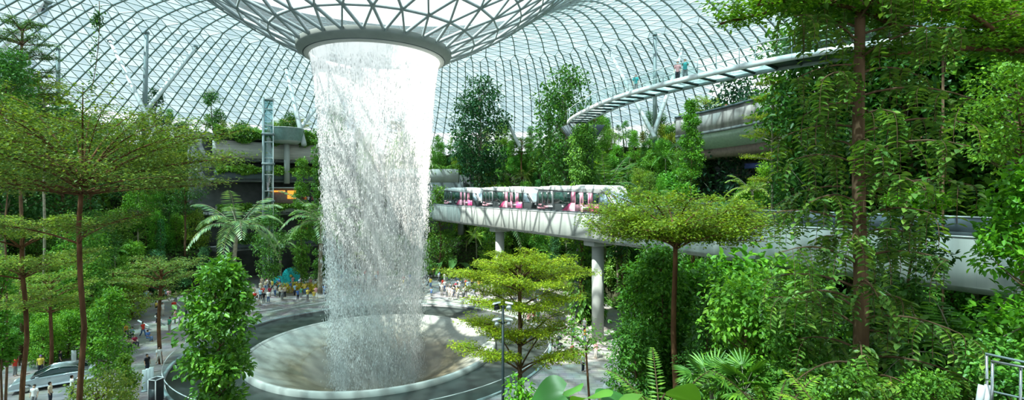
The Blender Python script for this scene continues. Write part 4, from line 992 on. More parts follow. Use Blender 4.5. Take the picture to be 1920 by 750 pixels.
while n_put < 560 and tries < 20000:
    tries += 1
    th = math.radians(rs.choice([rs.uniform(-35, 75), rs.uniform(50, 200), rs.uniform(100, 210)]))
    s0 = float(start_r(th)); rr = s0 + rs.uniform(0.8, 27)
    x, y = CX + rr * math.cos(th), CY + rr * math.sin(th)
    if y < 28: continue
    z = gz(x, y)
    if z > 23: kind = rs.choice(['tall', 'layer', 'cone', 'young', 'bush_a', 'palm', 'young', 'bush_b'])
    elif z > 10: kind = rs.choice(kinds_low + ['tall', 'layer', 'cone'])
    else: kind = rs.choice(kinds_low + ['layer', 'tall', 'cone', 'tall_b'])
    s = rs.uniform(0.75, 1.25)
    if z > 23: s *= 0.95
    sp = {'tall': 3.4, 'tall_b': 3.6, 'layer': 3.4, 'cone': 2.2}.get(kind, 2.3)
    top = z + HT[kind] * s
    if not ok_place(x, y, z, top, s): continue
    if any((x - p[0]) ** 2 + (y - p[1]) ** 2 < ((sp + p[2]) * 0.40) ** 2 for p in placed): continue
    px, pt = project(x, y, top)
    if z > 18 and pt < 150 + 30 * rs.random(): continue
    placed.append((x, y, sp)); n_put += 1
    ci = rs.choice([0, 1, 1, 2, 3, 4]) if y < 70 else rs.choice([0, 1, 2, 2, 3, 4, 1])
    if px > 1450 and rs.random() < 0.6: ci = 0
    c, cn = TONES[ci]; c = tuple(v * rs.uniform(0.85, 1.2) for v in c)
    hgt, where = zone(x, y, z)
    nm = NAMEOF[kind].replace('_', ' ')
    plant(NAMEOF[kind], P_[kind], (x, y, z - 0.1), rs.random() * 6.28, '%s %s, %s %s' % (cn, nm, hgt, where), CATOF.get(kind, 'tree'), '%s %ss, %s %s' % (cn, nm, hgt, where), c, s, BARK.get(kind, 'bark'),
          'leaf_glossy' if kind in ('fan', 'banana', 'bush_c', 'palm') else 'leaf')
k3 = 0; t3 = 0
while k3 < 46 and t3 < 4000:
    t3 += 1; th = math.radians(rs.uniform(20, 150)); r_ = rs.uniform(61, 68) if th > 1.0 else rs.uniform(54, 64); x, y = CX + r_ * math.cos(th), CY + r_ * math.sin(th)
    if any((x - p[0]) ** 2 + (y - p[1]) ** 2 < 9 for p in placed) or gz(x, y) < 22: continue
    kind = rs.choice(['tall', 'tall_b', 'tall', 'cone', 'layer']); z = gz(x, y); px, _ = project(x, y, z)
    if 1250 < px < 1500 or px > 1990: continue
    want = rs.uniform(168, 215); s = (EYE + (361 - want) / F_PX * y - z) / HT[kind]
    if s < .45 or s > 1.7 or EYE + (361 - want) / F_PX * y > dome_z(r_ + 3.0) - 0.8: continue
    placed.append((x, y, 2)); k3 += 1; ci = rs.choice([0, 1, 2, 4, 1]); c, cn = TONES[ci]; nm = NAMEOF[kind].replace('_', ' ')
    where = 'left of the falling water' if px < 600 else ('between the falling water and the bridge' if px < 1100 else 'beyond the bridge')
    plant(NAMEOF[kind], P_[kind], (x, y, z - .05), rs.random() * 6, '%s %s, skyline of the top terrace, %s' % (cn, nm, where), 'tree', '%s skyline %ss %s' % (cn, nm, where), c, s, BARK.get(kind, 'bark'), 'leaf')
k2 = 0
while k2 < 46:
    y = rs.uniform(44.5, 76); px = rs.uniform(-40, 212) if y < 62 else rs.uniform(-40, 250); x = (px - 960) / F_PX * y; z = max(gz(x, y), 0)
    if any((x - p[0]) ** 2 + (y - p[1]) ** 2 < 4.0 for p in placed): continue
    kind = rs.choice(['bush_a', 'bush_b', 'layer', 'cone', 'tall', 'palm', 'bush_c', 'tall_b', 'bush_a'] if y > 50 else ['bush_a', 'young', 'bush_c']); s = rs.uniform(.8, 1.15)
    if project(x, y, z + HT[kind] * s)[1] < 230 or (90 < px and y < 47): k2 += 0.2; continue
    placed.append((x, y, 2)); k2 += 1; ci = rs.choice([0, 1, 2, 3, 1, 2]); c, cn = TONES[ci]; nm = NAMEOF[kind].replace('_', ' ')
    plant(NAMEOF[kind], P_[kind], (x, y, z - .05), rs.random() * 6, '%s %s in the planting beyond the silver car' % (cn, nm), CATOF.get(kind, 'tree'), '%s %ss beyond the silver car' % (cn, nm), tuple(v * 1.1 for v in c), s, BARK.get(kind, 'bark'), 'leaf')
print('slope plants', n_put, tries)

# ground cover over the valley sides
def undergrowth(n, seed):
    g = np.random.default_rng(seed); th = np.radians(g.uniform(-50, 215, n * 3)); rr = start_r(th) - 0.2 + g.uniform(0, 1, n * 3) ** 1.2 * 27
    x, y = CX + rr * np.cos(th), CY + rr * np.sin(th); px = 960 + F_PX * x / np.maximum(y, 1)
    b = (x - GO.x) * NX + (y - GO.y) * NY
    ok = (y > 12) & (px > -80) & (px < 2000) & ~((b > -4.6) & (b < 0.8) & (ground_z(x, y) > 10))
    for a, c, r1 in NOTCH: ok &= ~((th % (2 * PI) > a) & (th % (2 * PI) < c) & (rr < r1))
    x, y = x[ok][:n], y[ok][:n]; m = len(x); z = ground_z(x, y) + g.random(m) ** 1.5 * 0.9
    Lv = Leaves(); P = np.stack([x, y, z], -1); away = unit(np.stack([CX - x, CY - y, 0 * x], -1))
    L = 0.28 + 0.34 * g.random(m) ** 2; D = away * 0.7 + rvec(g, m) * 0.7 + np.array([0, 0, 0.1]); Nn = np.array([0, 0, 1.0]) + away * 0.5 + rvec(g, m) * 0.5
    Lv.add(P, D, Nn, L, L * 0.27)
    return Lv.mesh('undergrowth')
o = link('undergrowth', undergrowth(85000, 5), M['leaf']); o.color = (0.10, 0.25, 0.045, 1)
tag(o, 'thick green ground cover of leaves all over the valley sides', 'ground cover', kind='stuff')
# ------------------------------------------------------------------ buildings on the valley sides
def arc(th0, th1, r0, r1, z0, z1, seg=40):
    """Curved block round the falling water between two directions (degrees)."""
    a = np.radians(np.linspace(th0, th1, seg + 1)); V = []
    for t in a:
        c, s = math.cos(t), math.sin(t)
        V += [[CX + r0 * c, CY + r0 * s, z0], [CX + r1 * c, CY + r1 * s, z0], [CX + r1 * c, CY + r1 * s, z1], [CX + r0 * c, CY + r0 * s, z1]]
    Q = [[i * 4 + j, i * 4 + (j + 1) % 4, i * 4 + 4 + (j + 1) % 4, i * 4 + 4 + j] for i in range(seg) for j in range(4)]
    Q += [[0, 3, 2, 1], [seg * 4, seg * 4 + 1, seg * 4 + 2, seg * 4 + 3]]
    return MB().add(V, Q)
def struct(mb, name, mat):
    return tag(mb.build(name, mat), kind='structure')
M['louvre'] = plain('pale_louvre', (0.55, 0.52, 0.48), 0.7, var=0.25, scale=2.2, stretch=(0.1, 0.1, 3.0))
M['trellis'] = plain('weathered_trellis', (0.42, 0.38, 0.36), 0.8, var=0.55, scale=0.7, stretch=(1, 1, 0.12))
M['soffit'] = plain('pale_green_soffit', (0.40, 0.47, 0.40), 0.35, var=0.12)
M['brown_band'] = plain('brown_soffit', (0.24, 0.17, 0.14), 0.7, var=0.2)
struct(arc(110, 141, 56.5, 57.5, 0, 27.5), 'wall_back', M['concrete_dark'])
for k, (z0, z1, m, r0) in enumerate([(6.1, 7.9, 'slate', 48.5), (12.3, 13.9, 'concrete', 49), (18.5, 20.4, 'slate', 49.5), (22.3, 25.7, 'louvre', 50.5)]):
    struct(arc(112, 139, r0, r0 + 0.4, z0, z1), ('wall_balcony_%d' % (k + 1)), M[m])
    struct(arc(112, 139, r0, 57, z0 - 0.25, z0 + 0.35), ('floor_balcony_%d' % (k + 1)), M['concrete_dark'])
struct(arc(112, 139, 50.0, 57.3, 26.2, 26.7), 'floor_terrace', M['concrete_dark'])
bm = arc(119.0, 120.0, 49.3, 49.4, 12.8, 13.5, 2).build('vent_grille', M['black']); tag(bm, 'dark rectangular vent grille in the pale balcony wall below the crowd', 'vent')
# building on the other side, with a curved parapet walk
struct(arc(1, 28, 44.5, 45.0, 24.8, 27.5), 'wall_parapet', M['trellis'])
struct(arc(1, 28, 44.3, 45.1, 27.5, 27.75), 'trim_1', M['slate'])
struct(arc(1, 28, 44.4, 53, 24.5, 24.9), 'floor_walkway', M['concrete_dark'])
prof = [(44.4, 24.8), (44.6, 24.0), (45.2, 23.1), (46.2, 22.5)]
struct(MB().lathe(prof, 40, (CX, CY), math.radians(1), math.radians(28)), 'ceiling_soffit', M['soffit'])
struct(arc(1, 28, 46.2, 52, 21.3, 22.5), 'trim_2', M['brown_band'])
struct(arc(1, 28, 52.5, 53.2, 0, 24.5), 'wall_shops', M['concrete_dark'])
struct(arc(1, 28, 46.5, 53, 14.4, 14.9), 'floor_shops', M['concrete_dark'])
sg = arc(12.5, 17.5, 49.0, 49.3, 19.6, 20.3, 6).build('shop_sign', plain('blue_sign', (0.10, 0.12, 0.42), 0.4)); tag(sg, 'long dark blue shop fascia under the curved building', 'sign')
# portal where the guideway leaves the valley
struct(MB().box(-24, -10.5, 94.5, 96.5, 18.3, 20.9), 'wall_portal', M['concrete'])
struct(MB().box(-26, -8, 101, 101.6, 8, 20), 'wall_tunnel', M['concrete_dark'])
struct(MB().box(-10.6, -9.6, 94.6, 101, 8, 18.3), 'wall_tunnel_side', M['concrete_dark'])

def hedge_strip(name, label, th0, th1, r, z, n, seed, col, h=0.9, hang=0.9):
    g = np.random.default_rng(seed); t = np.radians(g.uniform(th0, th1, n)); rr = r + g.normal(0, 0.28, n); zz = z + (g.random(n) * (h + hang) - hang) * (0.75 + 0.35 * np.sin(t * 60))
    P = np.stack([CX + rr * np.cos(t), CY + rr * np.sin(t), zz], -1); away = -np.stack([np.cos(t), np.sin(t), 0 * t], -1); P = P + away * 0.25 * (zz < z)[:, None]
    Lv = Leaves(); L = 0.30 + 0.2 * g.random(n); Lv.add(P, away * 0.6 + rvec(g, n) * 0.7, np.array([0, 0, 0.8]) + away * 0.6 + rvec(g, n) * 0.4, L, L * 0.28)
    o = link(name, Lv.mesh(name), M['leaf']); o.color = tuple(col) + (1,); tag(o, label, 'planting', kind='stuff')
hedge_strip('hanging_planting', 'green planting spilling over the crowded middle balcony', 112, 139, 48.9, 13.9, 4500, 1, (0.17, 0.36, 0.05), 0.35, 1.0)
hedge_strip('hanging_planting', 'green planting spilling over the lowest balcony', 112, 139, 48.4, 8.0, 3500, 2, (0.12, 0.28, 0.05))
hedge_strip('hanging_planting', 'green planting along the balcony under the pale louvre band', 112, 139, 49.4, 20.5, 5000, 3, (0.20, 0.40, 0.05))
hedge_strip('hanging_planting', 'green planting hanging over the top terrace edge beside the lift tower', 119, 139, 50.2, 27.0, 7000, 4, (0.15, 0.34, 0.05), 1.4, 1.6)
hedge_strip('hanging_planting', 'thin planting over the tunnel portal', 84, 96, 43.5, 21.0, 1500, 5, (0.15, 0.32, 0.05))

# lift tower
M['lift_glass'] = clear_glass('lift_glass', (0.62, 0.80, 0.82), 0.18)
lt = empty('lift_tower', at(503, 361, 86).xy.to_3d(), 0.45); lt.scale = (0.8, 0.8, 1); zt = EYE + 176 / F_PX * 86
tag(lt, 'tall narrow glass and steel lift tower on the balcony side of the falling water', 'lift tower')
MB().tube([(-0.95, -1.0, 0), (-0.95, -1.0, zt)], 0.26, 14).build('mast', M['steel'], lt, smooth=True)
fb = MB()
for x, y in ((1.0, -1.0), (1.0, 1.0), (-0.9, 1.0)): fb.box(x - 0.09, x + 0.09, y - 0.09, y + 0.09, 0, zt)
for z in np.arange(2.0, zt, 2.9): fb.box(-0.95, 1.0, -1.05, -0.92, z, z + 0.16); fb.box(-0.95, 1.0, 0.92, 1.05, z, z + 0.16); fb.box(0.92, 1.05, -1, 1, z, z + 0.16)
fb.build('frame', M['steel_pale'], lt)
MB().box(-0.85, 0.92, -0.95, 0.95, 1, zt - 0.3).build('glass_shaft', M['lift_glass'], lt)
MB().box(-1.1, 1.15, -1.15, 1.15, zt - 0.35, zt).build('roof_cap', M['steel_pale'], lt)
lc = MB().box(-0.7, 0.8, -0.8, 0.8, 20.2, 22.7).build('lift_car', M['steel_pale'], lt)
for z in (8.0, 14.6, 21.2, 26.5): MB().box(-1.3, 1.3, -1.3, 1.3, z, z + 0.35).build('landing', M['steel'], lt)

# round lookout balcony
rbal = empty('round_balcony', (at(538, 361, 92).x, 92, 0)); tag(rbal, 'round lookout balcony with greenish glass skirt beside the lift tower', 'balcony')
MB().lathe([(0.05, 25.6), (2.0, 25.6), (2.5, 26.1), (2.55, 26.4), (0.05, 26.4)], 40).build('floor_disc', M['concrete'], rbal)
MB().lathe([(2.5, 26.1), (2.8, 27.2), (3.0, 28.4)], 40).build('skirt', plain('green_grey_glass', (0.20, 0.29, 0.27), 0.25, var=0.15), rbal)
a = np.arange(41) * 2 * PI / 40; MB().tube(np.stack([3.0 * np.cos(a), 3.0 * np.sin(a), 28.45 + 0 * a], -1), 0.06, 6).build('handrail', M['steel_pale'], rbal)
MB().tube([(0, 0, 18.0), (0, 0, 25.7)], 0.5, 16).build('support', M['concrete'], rbal)

# lit orange kiosk on the crowded balcony
kp = at(541, 361, 93); kk = empty('kiosk', (kp.x, kp.y, 14.2), 0.5); tag(kk, 'kiosk with glowing orange panel behind the crowd on the middle balcony', 'kiosk')
m, nt, out = new_mat('orange_glow'); em = N(nt, 'ShaderNodeEmission'); em.inputs[0].default_value = (1.0, 0.32, 0.04, 1); em.inputs[1].default_value = 1.1; nt.links.new(em.outputs[0], out.inputs[0])
MB().box(-3.2, 2.4, 0, 1.8, -1.3, 2.9).build('booth', M['brown_band'], kk); MB().box(-0.2, 1.3, -0.12, -0.02, 0.9, 2.5).build('lit_panel', m, kk); MB().box(-3.0, -0.6, -0.12, -0.02, 2.2, 2.5).build('lit_fascia', m, kk)
MB().box(-3.4, 2.6, -0.5, 2.0, 2.9, 3.1).build('canopy_slab', M['steel_pale'], kk)

# ------------------------------------------------------------------ glass footbridge
BP = np.array([(8.3, 62.0), (8.0, 58.0), (10.0, 47.0), (12.0, 42.0), (14.2, 38.2), (16.4, 34.9), (19.0, 31.8), (23.5, 28.5), (31, 25), (44, 21)])
def spline(P, n=16):
    out = []
    for i in range(len(P) - 1):
        p0, p1, p2, p3 = P[max(i - 1, 0)], P[i], P[i + 1], P[min(i + 2, len(P) - 1)]
        for t in np.arange(n) / n:
            out.append(0.5 * ((2 * p1) + (p2 - p0) * t + (2 * p0 - 5 * p1 + 4 * p2 - p3) * t * t + (3 * p1 - p0 - 3 * p2 + p3) * t ** 3))
    out.append(P[-1]); return np.array(out)
bs = spline(BP); seg = np.hypot(*np.diff(bs, axis=0).T); cs = np.concatenate([[0], np.cumsum(seg)])
ss = np.arange(0, cs[-1], 0.8); bc = np.stack([np.interp(ss, cs, bs[:, 0]), np.interp(ss, cs, bs[:, 1])], -1)
k9 = np.ones(9) / 9
bc = np.stack([np.convolve(np.pad(bc[:, i], 4, mode='edge'), k9, 'valid') for i in range(2)], -1)
bt = unit(np.gradient(bc, axis=0)); bn = np.stack([bt[:, 1], -bt[:, 0]], -1)       # bn points away from or to the viewer
BZ = 25.0; n = len(bc)
if (bn[n // 2] @ bc[n // 2]) > 0: bn = -bn                                          # make it face the viewer
br_ = empty('footbridge', (0, 0, 0)); tag(br_, 'curved glass-floored footbridge high above the guideway', 'footbridge')
def strip(offs, name, mat, parent, closed=True, idx=None):
    c = len(offs); sel = bc if idx is None else bc[idx]; sn = bn if idx is None else bn[idx]; m_ = len(sel)
    V = [[sel[i][0] + sn[i][0] * o, sel[i][1] + sn[i][1] * o, z] for i in range(m_) for (o, z) in offs]
    rng = range(c) if closed else range(c - 1)
    Q = [[i * c + j, i * c + (j + 1) % c, (i + 1) * c + (j + 1) % c, (i + 1) * c + j] for i in range(m_ - 1) for j in rng]
    return MB().add(V, Q).build(name, mat, parent)
m, nt, out = new_mat('frosted_floor_glass'); t_ = N(nt, 'ShaderNodeBsdfTransparent'); t_.inputs[0].default_value = (0.75, 0.9, 0.88, 1); d_ = N(nt, 'ShaderNodeBsdfTranslucent'); d_.inputs[0].default_value = (0.75, 0.88, 0.85, 1)
mx = N(nt, 'ShaderNodeMixShader'); mx.inputs[0].default_value = 0.6; nt.links.new(t_.outputs[0], mx.inputs[1]); nt.links.new(d_.outputs[0], mx.inputs[2]); nt.links.new(mx.outputs[0], out.inputs[0]); M['floor_glass'] = m
cut = int(np.argmin(np.abs(bc[:, 0] - 17.6)))
strip([(-1.05, BZ + 0.1), (1.05, BZ + 0.1)], 'glass_floor', M['floor_glass'], br_, False, slice(3, cut + 1))
strip([(-1.05, BZ + 0.06), (1.05, BZ + 0.06), (1.05, BZ + 0.2), (-1.05, BZ + 0.2)], 'solid_floor', M['steel_dark'], br_, True, slice(cut, n))
strip([(1.05, BZ - 0.12), (1.2, BZ - 0.12), (1.2, BZ + 0.28), (1.05, BZ + 0.28)], 'near_beam', M['steel_pale'], br_)
strip([(-1.2, BZ - 0.16), (-1.05, BZ - 0.16), (-1.05, BZ + 0.28), (-1.2, BZ + 0.28)], 'far_beam', M['steel'], br_)
strip([(1.15, BZ + 0.28), (1.15, BZ + 1.35)], 'balustrade_glass', M['balustrade'], br_, False)
strip([(-1.15, BZ + 0.28), (-1.15, BZ + 1.35)], 'balustrade_glass', M['balustrade'], br_, False)
for o_ in (1.15, -1.15): MB().tube([[bc[i][0] + bn[i][0] * o_, bc[i][1] + bn[i][1] * o_, BZ + 1.4] for i in range(n)], 0.04, 6).build('handrail', M['steel_pale'], br_)
xb = MB(); pb = MB()
for i in range(1, n - 1, 2):
    p, q = bc[i] + bn[i] * 1.1, bc[i] - bn[i] * 1.1
    MB().tube([(p[0], p[1], BZ), (q[0], q[1], BZ)], 0.11, 4).build('cross_beam', M['steel_dark'], br_)
    if i % 4 == 1:
        for o_ in (1.17, -1.17): w = bc[i] + bn[i] * o_; MB().tube([(w[0], w[1], BZ - 0.1), (w[0], w[1], BZ + 1.4 + (1.0 if o_ < 0 else 0.0))], 0.035, 5).build('post', M['steel'], br_)
tw = empty('bridge_tower', (9.2, 62.4, 0), 0.25); tag(tw, 'dark concrete tower at the far end of the glass footbridge', 'tower')
bevel(MB().box(-1.0, 1.0, -1.0, 1.2, 0, 23.2).build('shaft', M['slate'], tw), 0.1)
MB().prism([(-2.4, 24.9), (2.3, 24.9), (1.0, 23.0), (-1.0, 23.0)], -1.6, 1.8).build('landing', M['slate'], tw)

# ------------------------------------------------------------------ train
def make_train_car():
    L, W, H = 14.3, 2.75, 3.25
    e = empty('train_car'); z0 = 0.30
    prof = [(0.35, z0), (L - 0.55, z0), (L - 0.05, z0 + 0.55), (L, z0 + 1.15), (L - 1.75, z0 + H - 0.34), (0.55, z0 + H - 0.34), (0.12, z0 + H - 0.9), (0, z0 + 1.0), (0.05, z0 + 0.35)]
    bevel(MB().prism(prof, 0, W).build('body', plain('charcoal_livery', (0.055, 0.065, 0.07), 0.3, var=0.1), e), 0.10, 3)
    rprof = [(0.25, z0 + H - 0.36), (0.6, z0 + H - 0.14), (1.2, z0 + H), (L - 2.2, z0 + H), (L - 1.35, z0 + H - 0.22), (L - 1.0, z0 + H - 0.9), (L - 1.28, z0 + H - 0.9), (L - 1.95, z0 + H - 0.36)]
    rf = bevel(MB().prism(rprof, -0.06, W + 0.06).build('roof', plain('white_livery', (0.62, 0.65, 0.66), 0.3, var=0.05), e), 0.09, 3)
    for x in (2.2, 7.4): bevel(MB().box(x, x + 1.9, 0.5, W - 0.5, z0 + H - 0.04, z0 + H + 0.08).build('air_unit', M['steel_pale'], rf), 0.05)
    # raked windscreen, its white surround and the white cheeks beside it
    ws = MB(); a = Vector((L + 0.02, 0, z0 + 1.2)); b = Vector((L - 1.55, 0, z0 + H - 0.45)); d = (b - a).normalized(); nn = Vector((d.z, 0, -d.x)) * -1
    if nn.x < 0: nn = -nn
    def rk(u, y, h=0.03): p = a + (b - a) * u + nn * h; return [p.x, y, p.z]
    MB().add([rk(-0.02, 0.10, .02), rk(-0.02, W - 0.10, .02), rk(1.02, W - 0.16, .02), rk(1.02, 0.16, .02), rk(-0.02, 0.10, .06), rk(-0.02, W - 0.10, .06), rk(1.02, W - 0.16, .06), rk(1.02, 0.16, .06)], [[4, 5, 6, 7], [0, 1, 5, 4], [1, 2, 6, 5], [2, 3, 7, 6], [3, 0, 4, 7]]).build('windscreen_frame', M['white'], e)
    MB().add([rk(0.06, 0.28, .075), rk(0.06, W - 0.28, .075), rk(0.93, W - 0.32, .075), rk(0.93, 0.32, .075)], [[0, 1, 2, 3]]).build('windscreen', M['sky_glass'], e)
    for y in (0.35, W - 0.35): MB().tube([rk(-0.16, y, 0.0), rk(-0.16, y, 0.14)], 0.13, 12).build('headlamp', M['white'], e)
    # side glazing (both sides), doors, graphic
    win = [(0.55, 1.25), (1.55, 2.45), (3.85, 7.05), (11.0, 11.9)]; doors = [(2.65, 3.45), (8.05, 8.8), (9.45, 10.2)]
    pink = plain('pink_graphic', (0.55, 0.07, 0.20), 0.35, var=0.55, scale=1.1, stretch=(1, 1, 0.35)); pale = plain('pale_pink_graphic', (0.72, 0.36, 0.46), 0.35, var=0.35, scale=1.6, stretch=(1, 1, 0.4))
    for side, y, s in (('near', -0.012, -1), ('far', W + 0.012, 1)):
        def plate(x0, x1, za, zb, h, name, mat, parent=e): return MB().box(x0, x1, min(y, y + s * h), max(y, y + s * h), z0 + za, z0 + zb).build(name, mat, parent)
        def poly(pts, h, name, mat): return MB().prism([(px_, z0 + pz_) for px_, pz_ in pts], min(y, y + s * h), max(y, y + s * h)).build(name, mat, e)
        if side == 'near':
            poly([(5.0, 0.08), (12.0, 0.08), (11.9, 1.30), (6.9, 1.30)], 0.006, 'pink_graphic', pink); poly([(7.15, 1.30), (11.9, 1.30), (11.8, 2.78), (7.3, 2.78)], 0.006, 'pink_graphic', pink)
            poly([(6.3, 0.10), (10.2, 0.10), (9.35, 0.9), (9.0, 1.3), (7.3, 1.3)], 0.012, 'pale_graphic', pale)
            for xa in (7.3, 8.95, 10.45): poly([(xa, 1.30), (xa + .5, 1.30), (xa + .45, 2.6), (xa + .05, 2.6)], 0.012, 'pale_graphic', pale)
        for x0, x1 in win: plate(x0, x1, 1.22, 2.52, 0.016, 'window', M['dark_glass'])
        for x0, x1 in doors:
            f = plate(x0 - 0.12, x1 + 0.12, 0.08, 2.66, 0.014, 'door', plain('grey_door', (0.17, 0.18, 0.19), 0.4) if x0 < 5 else pale if side == 'near' else M['slate'])
            plate(x0, x1, 1.15, 2.50, 0.022, 'door_window', M['dark_glass'], f)
        MB().prism([(12.15, z0 + 1.2), (L - 0.45, z0 + 1.2), (L - 1.5, z0 + 2.5), (12.15, z0 + 2.5)], min(y, y + s * 0.018), max(y, y + s * 0.018)).build('window', M['sky_glass'], e)
        plate(0.5, 13.4, 0.0, 0.06, 0.03, 'sill', M['steel_dark'])
        if side == 'near':
            mk = MB(); pk = MB()
            def word(mb, x, z, n_, w_, h_):     # short runs of letter strokes
                for i in range(n_):      # small upright strokes, too blurred to be read
                    x_ = x + i * w_; hh = h_ * (1.0, .8, .9, .75)[i % 4]; mb.box(x_, x_ + w_ * 0.72, y - 0.03, y - 0.02, z0 + z, z0 + z + hh)
            word(pk, 0.55, 0.85, 5, 0.14, 0.24); word(pk, 0.35, 0.45, 9, 0.19, 0.28); word(pk, 0.40, 0.20, 9, 0.15, 0.12); word(pk, 1.75, 0.62, 6, 0.16, 0.30)
            word(mk, 2.75, 0.70, 6, 0.15, 0.22); word(mk, 5.5, 0.72, 2, 0.16, 0.26); word(mk, 9.4, 0.72, 7, 0.15, 0.20)
            pk.build('pink_lettering', plain('pink_letters', (0.90, 0.42, 0.50), 0.4, var=0.05), e); mk.build('white_lettering', M['white'], e)
    for x in (2.4, 11.4): bevel(MB().box(x - 0.9, x + 0.9, 0.35, W - 0.35, -0.05, 0.40).build('bogie', M['black'], e), 0.05)
    return e
def copy_tree(o, parent=None):
    c = o.copy(); COL.objects.link(c)
    if parent is not None: c.parent = parent
    for ch in list(o.children): copy_tree(ch, c)
    return c
GMr = GM.to_3x3(); th_g = math.atan2(UY, UX)
def train_x(px):                                # distance along the guideway of the point on its near face seen at px
    k = (px - 960) / F_PX; y = 38.5 / (k + 0.585); return (GO.y - y) / -UY
tc0 = make_train_car()
x_tail = [train_x(997), train_x(893), train_x(823)]
lab = ['white-roofed train car with pink graphic, foremost of three and nearest the umbrella tree', 'middle one of the three white-roofed train cars with pink graphics', 'rearmost of the three white-roofed train cars, beside the falling water']
for i in range(3):
    c = tc0 if i == 0 else copy_tree(tc0)
    x = x_tail[0] + 0.9 - i * 15.3
    p = GM @ Vector((x, 0.52, GT - 0.50)); c.location = p; c.rotation_euler = (0, 0, th_g); tag(c, lab[i], 'train car', 'cars of the train')

# ------------------------------------------------------------------ people
def skinned(name, verts, edges, radii, sub=1):
    me = bpy.data.meshes.new(name); me.from_pydata([tuple(v) for v in verts], edges, [])
    ob = bpy.data.objects.new(name, me); COL.objects.link(ob)
    ob.modifiers.new('skin', 'SKIN')
    if sub: sd = ob.modifiers.new('sub', 'SUBSURF'); sd.levels = sub; sd.render_levels = sub
    if not me.skin_vertices:
        try: me.attributes.new('x', 'FLOAT', 'POINT')
        except Exception: pass
    for i, r in enumerate(radii):
        me.skin_vertices[0].data[i].radius = (r, r) if np.isscalar(r) else r
    me.skin_vertices[0].data[0].use_root = True
    dg = bpy.context.evaluated_depsgraph_get(); dg.update()
    res = bpy.data.meshes.new_from_object(ob.evaluated_get(dg)); res.name = name
    bpy.data.objects.remove(ob); res.polygons.foreach_set('use_smooth', np.ones(len(res.polygons), dtype=bool))
    return res

